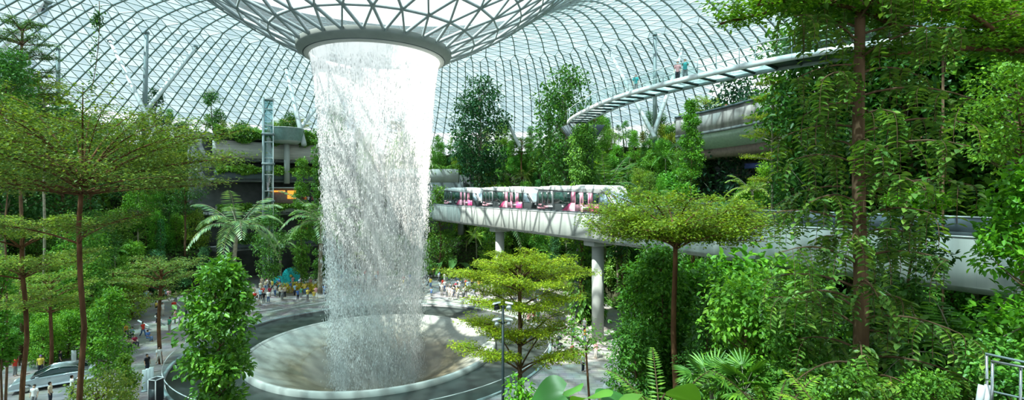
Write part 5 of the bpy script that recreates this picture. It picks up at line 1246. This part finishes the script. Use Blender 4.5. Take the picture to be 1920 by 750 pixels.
def person_meshes(pose):
    """pose -> joints; faces +x. Returns body, top, trousers, hair meshes."""
    sit = pose == 'sit'; dz = -0.47 if sit else 0.0
    P = {'pel': (0, 0, .95), 'sp': (0, 0, 1.12), 'ch': (0.0, 0, 1.32), 'nk': (0.0, 0, 1.46), 'hb': (.015, 0, 1.53), 'hd': (.02, 0, 1.61), 'ht': (.01, 0, 1.69)}
    R = {'pel': (.125, .10), 'sp': (.12, .09), 'ch': (.135, .10), 'nk': .052, 'hb': .068, 'hd': .088, 'ht': .062}
    E = [('pel', 'sp'), ('sp', 'ch'), ('ch', 'nk'), ('nk', 'hb'), ('hb', 'hd'), ('hd', 'ht')]
    for s, k in ((1, 'l'), (-1, 'r')):
        P['sh' + k] = (0, s * .175, 1.40); R['sh' + k] = .056
        if pose == 'phone' or (pose == 'wave' and s > 0): P['el' + k] = (.14, s * .24, 1.20); P['wr' + k] = (.34, s * .10, 1.42)
        elif pose == 'walk': P['el' + k] = (-s * .10, s * .23, 1.14); P['wr' + k] = (s * .02 + (.12 if s < 0 else .0), s * .24, .92)
        elif sit: P['el' + k] = (.10, s * .22, 1.16); P['wr' + k] = (.32, s * .13, 1.08)
        else: P['el' + k] = (-.02, s * .235, 1.13); P['wr' + k] = (.05, s * .24, .89)
        R['el' + k] = .040; R['wr' + k] = .028
        w = np.array(P['wr' + k]); d = unit(w - np.array(P['el' + k])); P['pm' + k] = tuple(w + d * .06); R['pm' + k] = (.034, .020)
        E += [('ch', 'sh' + k), ('sh' + k, 'el' + k), ('el' + k, 'wr' + k), ('wr' + k, 'pm' + k)]
        if sit: hips = (.02, s * .09, .92); kn = (.43, s * .12, .94); an = (.44, s * .12, .55); to = (.58, s * .13, .50)
        elif pose == 'walk': hips = (0, s * .085, .88); kn = (s * .14 + .05, s * .09, .50); an = (s * .26 - (.08 if s < 0 else 0), s * .09, .10 + (.05 if s < 0 else 0)); to = (an[0] + .14, s * .10, .035)
        else: hips = (0, s * .085, .88); kn = (.02, s * .10, .49); an = (-.01, s * .11, .085); to = (.14, s * .13, .035)
        for nme, v, r in (('hp', hips, .088), ('kn', kn, .058), ('an', an, .038), ('to', to, .035)): P[nme + k] = v; R[nme + k] = r
        E += [('pel', 'hp' + k), ('hp' + k, 'kn' + k), ('kn' + k, 'an' + k), ('an' + k, 'to' + k)]
    keys = list(P); ix = {k: i for i, k in enumerate(keys)}
    V = [Vector(P[k]) + Vector((0, 0, dz)) for k in keys]
    body = skinned('body', V, [(ix[a], ix[b]) for a, b in E], [R[k] for k in keys], 1)
    # five separate, slightly curled fingers on each palm, a nose and ears, joined into the body mesh
    fb = MB()
    for s, k in ((1, 'l'), (-1, 'r')):
        pm = np.array(P['pm' + k]) + [0, 0, dz]; d = unit(np.array(P['pm' + k]) - np.array(P['wr' + k])); side = unit(np.cross(d, [0, 1, 0.01]))
        for j in range(4):
            b0 = pm + side * (j - 1.5) * .017; l = (.062, .075, .07, .055)[j]; fb.tube([b0, b0 + d * l * .55 - np.array([0, s * .004, 0]), b0 + d * l - np.array([0, s * .018, 0])], [.0085, .0078, .006], 5)
        tb = pm - d * .03 + side * .028; fb.tube([tb, tb + side * .025 + d * .02, tb + side * .03 + d * .045], [.010, .009, .007], 5)
    fb.tube([(.095, 0, 1.625 + dz), (.122, 0, 1.595 + dz)], [.010, .014], 6)
    for s in (1, -1): fb.ball((.012, s * .086, 1.61 + dz), (.018, .010, .028), 6, 5); fb.ball((.092, s * .032, 1.622 + dz), (.007, .012, .007), 6, 5)
    fm = fb.mesh('extra', True); bmx = bmesh.new(); bmx.from_mesh(body); bmx.from_mesh(fm); bmx.to_mesh(body); bmx.free()
    for p in body.polygons: p.use_smooth = True
    def loft(mb, rows, seg=14):          # rows of (z, half depth, half width), closed at both ends
        t = np.arange(seg) * 2 * PI / seg; V = [[d * math.cos(q), w * math.sin(q), z + dz] for z, d, w in rows for q in t]; m_ = len(rows)
        Q = [[i * seg + j, i * seg + (j + 1) % seg, (i + 1) * seg + (j + 1) % seg, (i + 1) * seg + j] for i in range(m_ - 1) for j in range(seg)]
        V += [[0, 0, rows[0][0] + dz], [0, 0, rows[-1][0] + dz]]; k0 = m_ * seg
        T = [[k0, (j + 1) % seg, j] for j in range(seg)] + [[k0 + 1, (m_ - 1) * seg + j, (m_ - 1) * seg + (j + 1) % seg] for j in range(seg)]
        return mb.add(V, Q, T)
    tb = loft(MB(), [(.86, .125, .165), (.90, .13, .175), (1.02, .122, .16), (1.15, .125, .162), (1.28, .135, .180), (1.37, .128, .195), (1.43, .10, .165), (1.465, .068, .085)])
    Z = np.array([0, 0, dz])
    for k in 'lr':
        sh, el = np.array(P['sh' + k]) + Z, np.array(P['el' + k]) + Z; tb.tube([sh * [1, .72, 1] , sh, sh * .45 + el * .55, sh * .25 + el * .75], [.075, .078, .066, .062], 10)
    top = tb.mesh('top', True)
    qb = loft(MB(), [(.80, .105, .15), (.86, .12, .168), (.95, .122, .165), (.99, .118, .158)])
    for k in 'lr':
        h_, kn, an = (np.array(P[j + k]) + Z for j in ('hp', 'kn', 'an')); qb.tube([h_ + [0, 0, .04 if not sit else .0], h_ * .5 + kn * .5, kn, kn * .4 + an * .6, an], [.105, .092, .078, .066, .060], 12)
    tro = qb.mesh('trousers', True)
    hb = MB().ball((-.030, 0, 1.660 + dz), (.100, .098, .082), 12, 8).ball((-.05, 0, 1.58 + dz), (.070, .085, .09), 10, 7)
    return body, top, tro, hb.mesh('hair', True)
PM = {p: person_meshes(p) for p in ('stand', 'walk', 'phone', 'wave', 'sit')}
SKIN = [(0.62, 0.40, 0.28), (0.50, 0.30, 0.19), (0.68, 0.47, 0.35)]
SHIRTS = {'white': (0.85, 0.85, 0.83), 'black': (0.03, 0.03, 0.035), 'red': (0.75, 0.07, 0.05), 'blue': (0.10, 0.22, 0.55), 'grey': (0.38, 0.40, 0.42), 'pink': (0.85, 0.42, 0.45), 'yellow': (0.85, 0.65, 0.12),
          'green': (0.10, 0.42, 0.25), 'orange': (0.90, 0.28, 0.05), 'light blue': (0.40, 0.62, 0.80), 'beige': (0.66, 0.55, 0.40), 'purple': (0.35, 0.15, 0.60), 'turquoise': (0.10, 0.60, 0.62), 'maroon': (0.35, 0.04, 0.08)}
LEGS = {'dark': (0.04, 0.045, 0.06), 'blue': (0.12, 0.20, 0.38), 'pale': (0.60, 0.56, 0.50), 'grey': (0.25, 0.26, 0.27)}
n_person = 0
def person(pose, loc, rz, shirt, legs, label, group=None, scale=1.0, hair=(0.02, 0.015, 0.012)):
    global n_person
    n_person += 1
    e = empty('person', loc, rz); e.scale = (scale,) * 3; tag(e, label, 'person', group)
    for nme, me, mat, c in zip(('body', 'top', 'trousers', 'hair'), PM[pose], ('tint', 'tint', 'tint', 'tint'), (SKIN[n_person % 3], SHIRTS[shirt], LEGS[legs], hair)):
        link(nme, me, M[mat], e, tuple(c) + (1,))
    return e
def standing_z(px, py, z): return (EYE - z) * F_PX / (py - 361)
def person_at(pose, px, py_feet, rz, shirt, legs, label, z=0.0, **kw):
    d = standing_z(px, py_feet, z); return person(pose, ((px - 960) / F_PX * d, d, z), rz, shirt, legs, label, **kw)
ps = random.Random(3); spots = []
def crowd(n, px0, px1, d0, d1, z, where, near_rail=False, poses=('stand', 'walk', 'phone', 'stand', 'wave'), gap=0.55, rmin=19.4, pal=None):
    k = tr = 0
    pal = pal or ['white'] * 5 + ['black', 'red', 'blue', 'grey', 'pink', 'yellow', 'green', 'light blue', 'beige', 'white', 'maroon']
    while k < n and tr < n * 60:
        tr += 1; d = ps.uniform(d0, d1); x = (ps.uniform(px0, px1) - 960) / F_PX * d
        r = math.hypot(x - CX, d - CY)
        if z == 0 and (r < rmin or r > float(start_r(math.atan2(d - CY, x - CX))) - 0.4): continue
        if any((x - q[0]) ** 2 + (d - q[1]) ** 2 < gap ** 2 and abs(z - q[2]) < 1 for q in spots): continue
        spots.append((x, d, z)); k += 1; sh = ps.choice(pal); lg = ps.choice(list(LEGS)); po = ps.choice(poses)
        verb = {'stand': 'standing', 'walk': 'walking', 'phone': 'filming', 'wave': 'arm raised', 'sit': 'sitting'}[po]
        lab_ = 'person, %s top, %s trousers, %s %s' % (sh, lg, verb, where)
        person(po, (x, d, z), math.atan2(CY - d, CX - x) + ps.uniform(-0.8, 0.8) if po != 'walk' else ps.uniform(0, 6.28), sh, lg, lab_, lab_.replace('person', 'people', 1), ps.uniform(1.0, 1.1))
crowd(46, 488, 628, 71.5, 84, 0, 'in the crowd before the turquoise fans', rmin=20)
crowd(14, 425, 500, 68, 80, 0, 'under the palm beside the crowd', poses=('sit', 'stand'))
crowd(62, 780, 925, 72.8, 93, 0, 'in the crowd beyond the falling water', rmin=20.5)
crowd(22, 640, 780, 75, 92, 0, 'seen through the falling water')
crowd(10, 925, 1010, 66, 80, 0, 'under the guideway beyond the pool')
def balcony_crowd(n, th0, th1, r, z, where):
    for k in range(n):
        t = math.radians(th0 + (th1 - th0) * (k + ps.uniform(0.1, 0.9)) / n); rr = r + ps.uniform(0, 0.9); x, y = CX + rr * math.cos(t), CY + rr * math.sin(t)
        sh = ps.choice(['white', 'white', 'black', 'red', 'pink', 'grey', 'light blue', 'orange', 'maroon']); po = ps.choice(['stand', 'phone', 'stand'])
        lab_ = 'person in a %s top %s %s' % (sh, 'holding up a phone' if po == 'phone' else 'leaning', where)
        person(po, (x, y, z), math.atan2(CY - y, CX - x), sh, ps.choice(list(LEGS)), lab_, lab_.replace('person', 'people', 1), 1.0)
balcony_crowd(20, 117, 129.5, 49.9, 14.0, 'on the crowded middle balcony')
balcony_crowd(8, 115.5, 121.5, 49.5, 8.0, 'on the lowest balcony')
for k in range(7):
    a = 3.6 + k * 0.35; sh = ['white', 'light blue', 'white', 'grey', 'orange', 'white', 'black'][k]
    person('stand', (rbal.location.x + 2.1 * math.cos(a), rbal.location.y + 2.1 * math.sin(a), 26.9), a, sh, 'dark', 'person in a %s top on the round lookout balcony' % sh if k not in (2, 5) else 'person in a white top on the round lookout balcony', 'people in a %s top on the lookout balcony' % sh)
# road side: the group sitting at the edge and those walking
for k, (px, py, po, sh, lg, what) in enumerate([
    (236, 628, 'sit', 'orange', 'dark', 'seated person in an orange top beside the round leafy road-side tree'), (248, 634, 'sit', 'light blue', 'dark', 'seated person in a light blue top beside the person in orange'),
    (235, 648, 'sit', 'white', 'grey', 'seated person in a white top at the road edge'), (243, 655, 'sit', 'beige', 'dark', 'seated person in a beige top at the road edge'), (252, 650, 'sit', 'maroon', 'dark', 'seated person in a maroon top at the road edge'),
    (268, 632, 'walk', 'red', 'blue', 'person in a red top and blue jeans at the road edge'), (277, 640, 'sit', 'blue', 'blue', 'person in blue sitting on the kerb of the road'),
    (296, 608, 'walk', 'black', 'dark', 'person in black walking along the far side of the road'), (318, 622, 'stand', 'green', 'pale', 'person in a green top and pale trousers on the sunlit road'),
    (328, 606, 'stand', 'pink', 'grey', 'person in a pink top on the road behind the one in green'), (336, 608, 'stand', 'white', 'grey', 'person in a white top on the road beside the one in pink'),
    (298, 684, 'walk', 'white', 'pale', 'person all in white walking along the road with arms spread'), (276, 700, 'stand', 'black', 'dark', 'dark-haired person in black beside the white display panels'),
    (76, 702, 'stand', 'yellow', 'dark', 'person in a yellow top standing behind the silver car'), (113, 692, 'stand', 'black', 'dark', 'person in black standing behind the silver car beside the white board'), (28, 705, 'stand', 'red', 'grey', 'person in a red top beside the front of the silver car'),
    (64, 764, 'stand', 'white', 'grey', 'person in a white top in front of the silver car'), (94, 758, 'stand', 'beige', 'dark', 'person in a beige top in front of the silver car'),
    (135, 744, 'stand', 'white', 'dark', 'dark-haired person in a white top at the rear door of the silver car')]):
    person_at(po, px, py, ps.uniform(-2, 1), sh, lg, what, hair=(0.22, 0.10, 0.42) if 'yellow' in what else (0.02, 0.015, 0.012))
crowd(16, 262, 350, 63, 78, 0, 'at the far side of the road', poses=('sit', 'stand', 'walk'))
for px, py, po, sh, lg, what in [
    (1035, 650, 'stand', 'white', 'grey', 'person in a white top at the glass guardrail of the pool'), (1058, 628, 'stand', 'white', 'pale', 'person in white on the path beyond the stroller'), (1096, 624, 'stand', 'grey', 'dark', 'person in a grey top on the path in front of the pier'),
    (1075, 640, 'walk', 'blue', 'dark', 'person in a dark blue top walking on the shaded path'), (1097, 644, 'stand', 'orange', 'blue', 'person in a bright orange top behind the thin sapling'), (1073, 677, 'stand', 'maroon', 'dark', 'person in a maroon top on the sunlit path'),
    (1080, 679, 'phone', 'yellow', 'pale', 'short person in a pale yellow top beside the one in maroon'), (1093, 697, 'stand', 'white', 'dark', 'person in a white top and dark green skirt on the sunlit path'), (1117, 672, 'stand', 'pink', 'pale', 'person in a pink top at the foot of the pier'),
    (992, 612, 'stand', 'pink', 'grey', 'person in a pink top at the pool rail under the tiered tree'), (1001, 606, 'stand', 'maroon', 'dark', 'person in a maroon top at the pool rail under the tiered tree'), (1009, 607, 'stand', 'green', 'dark', 'person in a green top at the pool rail under the tiered tree')]:
    person_at(po, px, py, ps.uniform(-3, 0), sh, lg, what, scale=0.8 if 'short' in what else 1.0)
# on the footbridge and the parapet walk
def on_bridge(px, lab_, pose, sh, lg, o_=0.4):
    i = int(np.argmin(np.abs(960 + F_PX * (bc[:, 0] + bn[:, 0] * o_) / bc[:, 1] - px)[3:cut + 10])) + 3
    person(pose, (bc[i][0] + bn[i][0] * o_, bc[i][1] + bn[i][1] * o_, BZ + 0.12), -1.9, sh, lg, lab_)
on_bridge(1268, 'person in a pink top leaning over the footbridge rail', 'stand', 'pink', 'dark'); on_bridge(1276, 'person in a turquoise top beside the person in pink on the footbridge', 'phone', 'turquoise', 'grey', 0.5)
on_bridge(1186, 'person in a turquoise top near the far end of the footbridge', 'stand', 'turquoise', 'grey')
t_ = math.radians(17.5); person('stand', (CX + 45.9 * math.cos(t_), CY + 45.9 * math.sin(t_), 26.6), 3.4, 'white', 'dark', 'person with a red cap and white top behind the curved parapet wall', hair=(0.6, 0.05, 0.06))

# ------------------------------------------------------------------ silver car
def make_car(loc, rz, s=1.0):
    e = empty('silver_car', loc, rz); e.scale = (s, s, s); tag(e, 'silver saloon car with dark windows displayed at the road side', 'car')
    L, W = 4.7, 1.82
    low = [(-2.30, .30), (-2.34, .62), (-2.25, .90), (-1.75, .98), (-0.9, 1.00), (0.9, .98), (1.55, .88), (2.15, .74), (2.36, .55), (2.34, .28), (1.85, .22), (-1.85, .22)]
    ys = [(-W / 2, .86), (-W / 2 + .10, .97), (-W / 2 + .35, 1.0), (W / 2 - .35, 1.0), (W / 2 - .10, .97), (W / 2, .86)]
    def loft(prof, ys_, z_mid=.55):
        V = []; n_ = len(prof)
        for y, k in ys_: V += [[p[0] * (0.96 + .04 * k), y, z_mid + (p[1] - z_mid) * k] for p in prof]
        Q = [[i * n_ + j, i * n_ + (j + 1) % n_, (i + 1) * n_ + (j + 1) % n_, (i + 1) * n_ + j] for i in range(len(ys_) - 1) for j in range(n_)]
        T = [[0, j, j + 1] for j in range(1, n_ - 1)] + [[(len(ys_) - 1) * n_, (len(ys_) - 1) * n_ + j + 1, (len(ys_) - 1) * n_ + j] for j in range(1, n_ - 1)]
        return MB().add(V, Q, T)
    silver = plain('silver_paint', (0.62, 0.70, 0.76), 0.22, metal=0.55, var=0.03)
    b_ = loft(low, ys).build('body', silver, e, smooth=False); bevel(b_, 0.06, 3)
    cab = [(-1.95, .95), (-1.25, 1.36), (-.6, 1.45), (.15, 1.43), (1.25, .95)]
    c_ = loft(cab, [(-.80, .90), (-.66, 1.0), (.66, 1.0), (.80, .90)], .95).build('cabin_glass', M['dark_glass'], e)
    rf = loft([(-1.30, 1.37), (-.6, 1.475), (.18, 1.455), (.30, 1.41), (-.6, 1.43), (-1.2, 1.34)], [(-.67, 1.0), (.67, 1.0)], .95).build('roof', silver, e)
    for y in (-.735, .735):
        MB().tube([(-1.95, y * 1.12, .97), (-1.27, y * .93, 1.38), (-.6, y * .91, 1.47), (.15, y * .91, 1.45), (1.22, y * 1.10, .97)], .03, 6).build('roof_rail', M['chrome'], e)
        MB().box(-.38, -.30, y * 1.0 - .03, y * 1.0 + .03, .96, 1.44).build('door_pillar', M['black'], e)
        bevel(MB().box(.75, .95, y * 1.32 - .06, y * 1.32 + .06, .95, 1.08).build('mirror', silver, e), .03)
        for x in (-.9, .15): MB().box(x, x + .16, y * 1.245 - .02, y * 1.245 + .02, .80, .83).build('door_handle', M['chrome'], e)
    for x in (-1.42, 1.42):
        for y in (-.80, .80):
            w = MB().tube([(x, y - .11, .33), (x, y + .11, .33)], .33, 24).build('wheel', M['black'], e); MB().tube([(x, y - .12, .33), (x, y + .12, .33)], .21, 12).build('hub', M['chrome'], w)
    for y in (-.62, .62): MB().ball((2.24, y, .62), (.10, .22, .08), 10, 6).build('headlamp', M['white'], e); MB().ball((-2.28, y, .78), (.06, .20, .07), 10, 6).build('tail_lamp', plain('red_lens', (.5, .02, .02), .2), e)
    return e
make_car((-38.7, 40.9, 0), math.atan2(-2.6, -3.7), 1.12)
wb = at(129, 361, 44); o = empty('display_board', (wb.x, 44.5, 0)); tag(o, 'small pale upright board behind the silver car', 'board')
bevel(MB().box(-.22, .22, -.03, .03, .55, 1.75).build('panel', M['steel_pale'], o), .01); MB().tube([(0, 0, 0), (0, 0, .6)], .03, 8).build('post', M['steel'], o); MB().box(-.3, .3, -.2, .2, 0, .04).build('base', M['steel'], o)
# loudspeaker and panels by the pool rail
sp = at(293, 361, 37.6); o = empty('loudspeaker', (sp.x, sp.y, 0), -0.25); tag(o, 'tall black loudspeaker cabinet with white edges by the pool rail', 'loudspeaker')
bevel(MB().box(-.34, .34, -.35, .35, .06, 1.78).build('cabinet', M['black'], o), .02); fr = MB()
for x in (-.36, .36): fr.box(x - .03, x + .03, -.38, -.33, 0, 1.84)
fr.box(-.39, .39, -.38, -.33, 1.78, 1.84).box(-.39, .39, .33, .38, 1.78, 1.84).box(-.39, -.33, -.38, .38, 1.78, 1.84).box(.33, .39, -.38, .38, 1.78, 1.84); fr.build('white_frame', M['white'], o)
MB().box(-.28, .28, -.37, -.352, .15, 1.1).build('grille', M['steel_dark'], o)
for k, (px, d) in enumerate([(271, 39.6), (277.5, 39.9), (284, 40.2)]):
    p = at(px, 361, d); o = empty('display_stand', (p.x, p.y, 0), 0.35); tag(o, ['pale upright display panel, next to the black loudspeaker, front one of three', 'pale upright display panel, middle one of three', 'pale upright display panel, back one of three'][k], 'panel', 'pale panels beside the loudspeaker')
    bevel(MB().box(-.16, .16, -.04, .04, .08, 1.75).build('board', plain('pale_blue_board', (.62, .72, .74), .4), o), .01); MB().box(-.2, .2, -.22, .22, 0, .08).build('foot', M['steel'], o)
# stroller
p = at(1049, 361, 50.5); o = empty('stroller', (p.x, p.y, 0), 0.5); tag(o, 'dark baby stroller on the path beside the pool guardrail', 'stroller')
bevel(MB().prism([(-.30, .45), (.28, .38), (.34, .50), (-.1, .62), (-.32, .98)], -.22, .22).build('seat', M['black'], o), .03); MB().tube([(-.15, 0, .98), (-.25, 0, 1.05), (.0, 0, 1.14), (.15, 0, 1.0)], .2, 8).build('hood', M['steel_dark'], o)
fr = MB()
for y in (-.25, .25): fr.tube([(-.62, y, 1.02), (-.3, y, .75), (.38, y, .12)], .015, 5).tube([(-.1, y, .55), (-.4, y, .12)], .015, 5)
fr.tube([(-.62, -.25, 1.02), (-.62, .25, 1.02)], .018, 5).build('frame', M['chrome'], o)
for x in (-.4, .38):
    for y in (-.27, .27): MB().tube([(x, y - .02, .11), (x, y + .02, .11)], .11, 14).build('wheel', M['black'], o)

# ------------------------------------------------------------------ lamp post
p = at(943, 361, 25); zg = gz(p.x, p.y); H = EYE + (361 - 574) / F_PX * 25 - zg
lp = empty('lamp_post', (p.x, p.y, zg)); tag(lp, 'slim black lamp post with winged lamp heads before the pool', 'lamp post')
MB().tube([(0, 0, 0), (0, 0, H)], [.09, .065], 14).build('pole', M['steel_dark'], lp, smooth=True); MB().tube([(0, 0, 0), (0, 0, .15)], .18, 14).build('base', M['steel_dark'], lp)
for zz, sc_ in ((H - .02, 1.0), (H - .85, .8)):
    for s in (-1, 1):
        MB().tube([(0, 0, zz), (s * .28, 0, zz + .03)], .025, 6).build('arm', M['steel_dark'], lp)
        h = MB().tube([(s * .30, -.10, zz - .10), (s * .36, .10, zz + .14)], [.15 * sc_, .10 * sc_], 12).build('lamp_head', M['black'] if s < 0 and sc_ == 1 else M['white'], lp, smooth=True)
        MB().prism([(s * .12, zz + .20), (s * .55, zz + .12), (s * .50, zz + .16), (s * .12, zz + .24)], -.16, .18).build('shade', M['white'], lp)
    MB().box(-.10, .10, -.06, .06, zz - .05, zz + .05).build('bracket', M['steel_dark'], lp)

# ------------------------------------------------------------------ steel stair rail at the corner
sr = empty('stair_rail', at(1850, 820, 6.0)); tag(sr, 'brushed steel stair rail with glass infill at the bottom corner', 'railing'); o0 = Vector(sr.location)
def rp(px, py, d): return at(px, py, d) - o0
MB().tube([rp(1851, 830, 6), rp(1850, 664, 6)], .014, 10).build('post', M['chrome'], sr, smooth=True)
MB().tube([rp(1858, 840, 5.6), rp(1861, 677, 5.6)], .014, 10).build('post', M['chrome'], sr, smooth=True)
MB().tube([rp(1912, 860, 5.4), rp(1914, 690, 5.4)], .013, 10).build('post', M['chrome'], sr, smooth=True)
MB().tube([rp(1848, 663, 6), rp(1962, 688, 5.5)], .014, 8).build('top_rail', M['steel'], sr)
MB().tube([rp(1859, 677, 5.6), rp(1965, 697, 5.2)], .016, 10).build('handrail', M['chrome'], sr, smooth=True)
MB().tube([rp(1849, 731, 6), rp(1962, 757, 5.4)], .012, 8).build('lower_rail', M['steel'], sr)
for px in (1841, 1853): MB().tube([rp(px - 8, 772, 5.9), rp(px, 722, 5.95)], .035, 8).build('foot_panel', M['white'], sr)
MB().tube([rp(1849, 712, 6), rp(1860, 712, 5.6)], .01, 6).build('bracket', M['chrome'], sr)
MB().add([rp(1864, 684, 5.58), rp(1960, 702, 5.25), rp(1960, 752, 5.25), rp(1863, 728, 5.58)], [[0, 1, 2, 3]]).build('glass_infill', M['balustrade'], sr)

# ------------------------------------------------------------------ festival fans, canopies, hanging vine
turq = plain('turquoise_fabric', (0.02, 0.50, 0.52), .5, var=.25, scale=3)
for k, (px, py, d, r, lab_) in enumerate([(546, 517, 84, 1.5, 'large round turquoise pleated fan decoration behind the crowd'), (524, 531, 82, 1.3, 'lower turquoise pleated fan decoration beside the larger one')]):
    p = at(px, py, d); e = empty('fan_decoration', (p.x, p.y, 0), 0.25); tag(e, lab_, 'decoration', 'turquoise fans behind the crowd')
    a = np.linspace(0, 2 * PI, 49); V = [[0, -.1, 0]]; V += [[r * math.cos(t) * (1 if i % 2 else .93), (.10 if i % 2 else -.10), r * math.sin(t) * (1 if i % 2 else .93)] for i, t in enumerate(a[:-1])]
    V = [[v[0], v[1], v[2] + p.z] for v in V]; V2 = [[v[0], v[1] + .04, v[2]] for v in V]
    T = [[0, i, i % 48 + 1] for i in range(1, 49)]; T2 = [[49, 49 + i % 48 + 1, 49 + i] for i in range(1, 49)]
    MB().add(V + V2, None, T + T2).build('pleated_disc', turq, e); MB().tube([(0, .2, 0), (0, .2, p.z)], .06, 8).build('stand', M['steel_dark'], e)
    MB().ball((0, -.2, p.z), (.22, .08, .22), 10, 6).build('hub', plain('gold_hub', (.75, .45, .06), .4), e)
g = np.random.default_rng(9); Lv = Leaves(); n_ = 1600; c = at(566, 545, 79); P = np.stack([c.x + g.uniform(-3.4, 2.6, n_), 79 + g.uniform(-1.2, 1.2, n_), g.uniform(.2, 1.15, n_) + .35 * np.sin(g.random(n_) * 5)], -1)
Lv.add(P, rvec(g, n_), np.array([0, -.6, 1.0]) + rvec(g, n_) * .4, .28, .08); o = link('flower_bed', Lv.mesh('flower_bed'), M['leaf'], None, (0.62, 0.52, 0.04, 1)); tag(o, 'bed of yellow flowers in the crowd before the turquoise fans', 'flower bed', kind='stuff')
for k, (x0, y0, x1, y1, d) in enumerate([(259, 601, 279, 612, 58), (291, 593, 302, 600, 60), (329, 567, 340, 577, 69)]):
    a_, b_ = at(x0, y0, d), at(x1, y1, d - 1.0); e = empty('barrier_arm', (b_.x, b_.y, 0)); tag(e, ['slanting white barrier arm above the people in red and blue', 'short slanting white barrier arm in the middle of the far road side', 'slanting white barrier arm far up the road near the dark glossy tree'][k], 'barrier', 'slanting white arms along the road')
    bb = Vector((b_.x, b_.y, 0)); MB().tube([a_ - bb, b_ - bb], .09, 8).build('arm', M['white'], e); MB().tube([(0, 0, 0), (0, 0, b_.z)], .05, 8).build('post', M['steel'], e)
# grey domed canopy and red awning high among the trees
p = at(1768, 62, 26); e = empty('domed_canopy', (p.x, p.y, p.z)); tag(e, 'smooth grey domed play canopy among the trees above the long bough', 'canopy')
MB().lathe([(1.25, -.25), (1.18, .2), (.95, .62), (.6, .9), (.05, 1.02)], 28).build('shell', plain('grey_shell', (.20, .27, .30), .35, var=.2), e, smooth=True)
MB().ball((-1.3, .2, -.15), (.75, .6, .55), 14, 8).build('side_lobe', M['concrete'], e, smooth=True); MB().tube([(0, 0, gz(p.x, p.y) - p.z), (0, 0, .9)], .06, 10).build('mast', M['bark'], e)
p = at(1857, 12, 30); e = empty('red_awning', (p.x, p.y, p.z)); tag(e, 'small red awning under a grey roof at the top corner', 'awning')
MB().prism([(-.5, -.15), (.55, -.15), (.35, -.35), (-.25, -.38)], -.4, .4).build('valance', plain('red_canvas', (.75, .14, .06), .7), e); MB().box(-.75, .95, -.6, .6, .0, .22).build('roof_slab', M['steel'], e)
MB().tube([(1.15, 0, gz(p.x, p.y) - p.z), (1.15, 0, 1.2)], .14, 10).build('post', M['concrete'], e)
tp, d = dome_hit(186, 2); bt_ = at(170, 140, d - 1); g = np.random.default_rng(4); Lv = Leaves(); wood = MB(); pts = curve_pts((0, 0, 0), np.array(bt_ - tp) * np.array([1, 1, 1.25]), [0.5, 0, 0], 12); wood.tube(pts, 0.05, 5)
for i in range(60):
    q = pts[0] + (pts[-1] - pts[0]) * (g.random() if i > 34 else g.normal(0.20, 0.035)); n_ = 5; Lv.add(q + g.normal(0, .35, (n_, 3)), rvec(g, n_), np.array([0, -.5, 1.0]), .5, .15)
plant('hanging_vine', (wood.mesh('stem', True), Lv.mesh('leaves')), tp, 0, 'thin vine hanging from the glass roof over the wide layered tree', 'vine', color=(0.08, 0.2, 0.06), parts=('stem', 'leaves'))
# rocks and litter-free kerb at the path, planters on the parapet
for k, (px, d) in enumerate([(1128, 37), (1139, 39.5), (1120, 35.2)]):
    p = at(px, 361, d); zg = max(gz(p.x, p.y), 0); e = MB().ball((0, 0, .25), (.55, .45, .4), 9, 6).build('boulder', M['concrete']); e.location = (p.x, p.y, zg); e.rotation_euler = (0, 0, k * 1.3)
    tag(e, ['grey boulder at the planted edge of the paved path', 'second grey boulder at the planted edge, beyond the first', 'small grey boulder at the planted edge, closest to the elephant-ear plants'][k], 'boulder', 'boulders along the path edge')

# ------------------------------------------------------------------ spray hanging over the pool
for nme, rad, hgt, zc, dens, lab_ in (('spray_mist', 7.5, 1.8, -1.6, 0.10, 'white spray hanging over the middle of the pool'), ('waterfall_haze', 4.9, 17, 12.5, 0.030, 'thin bright haze inside the falling water curtain')):
    o = MB().ball((0, 0, 0), (rad, rad, hgt), 36, 18).build(nme, mist_material(nme, dens), None, smooth=True); o.location = (CX, CY, zc); tag(o, lab_, 'mist', kind='stuff')
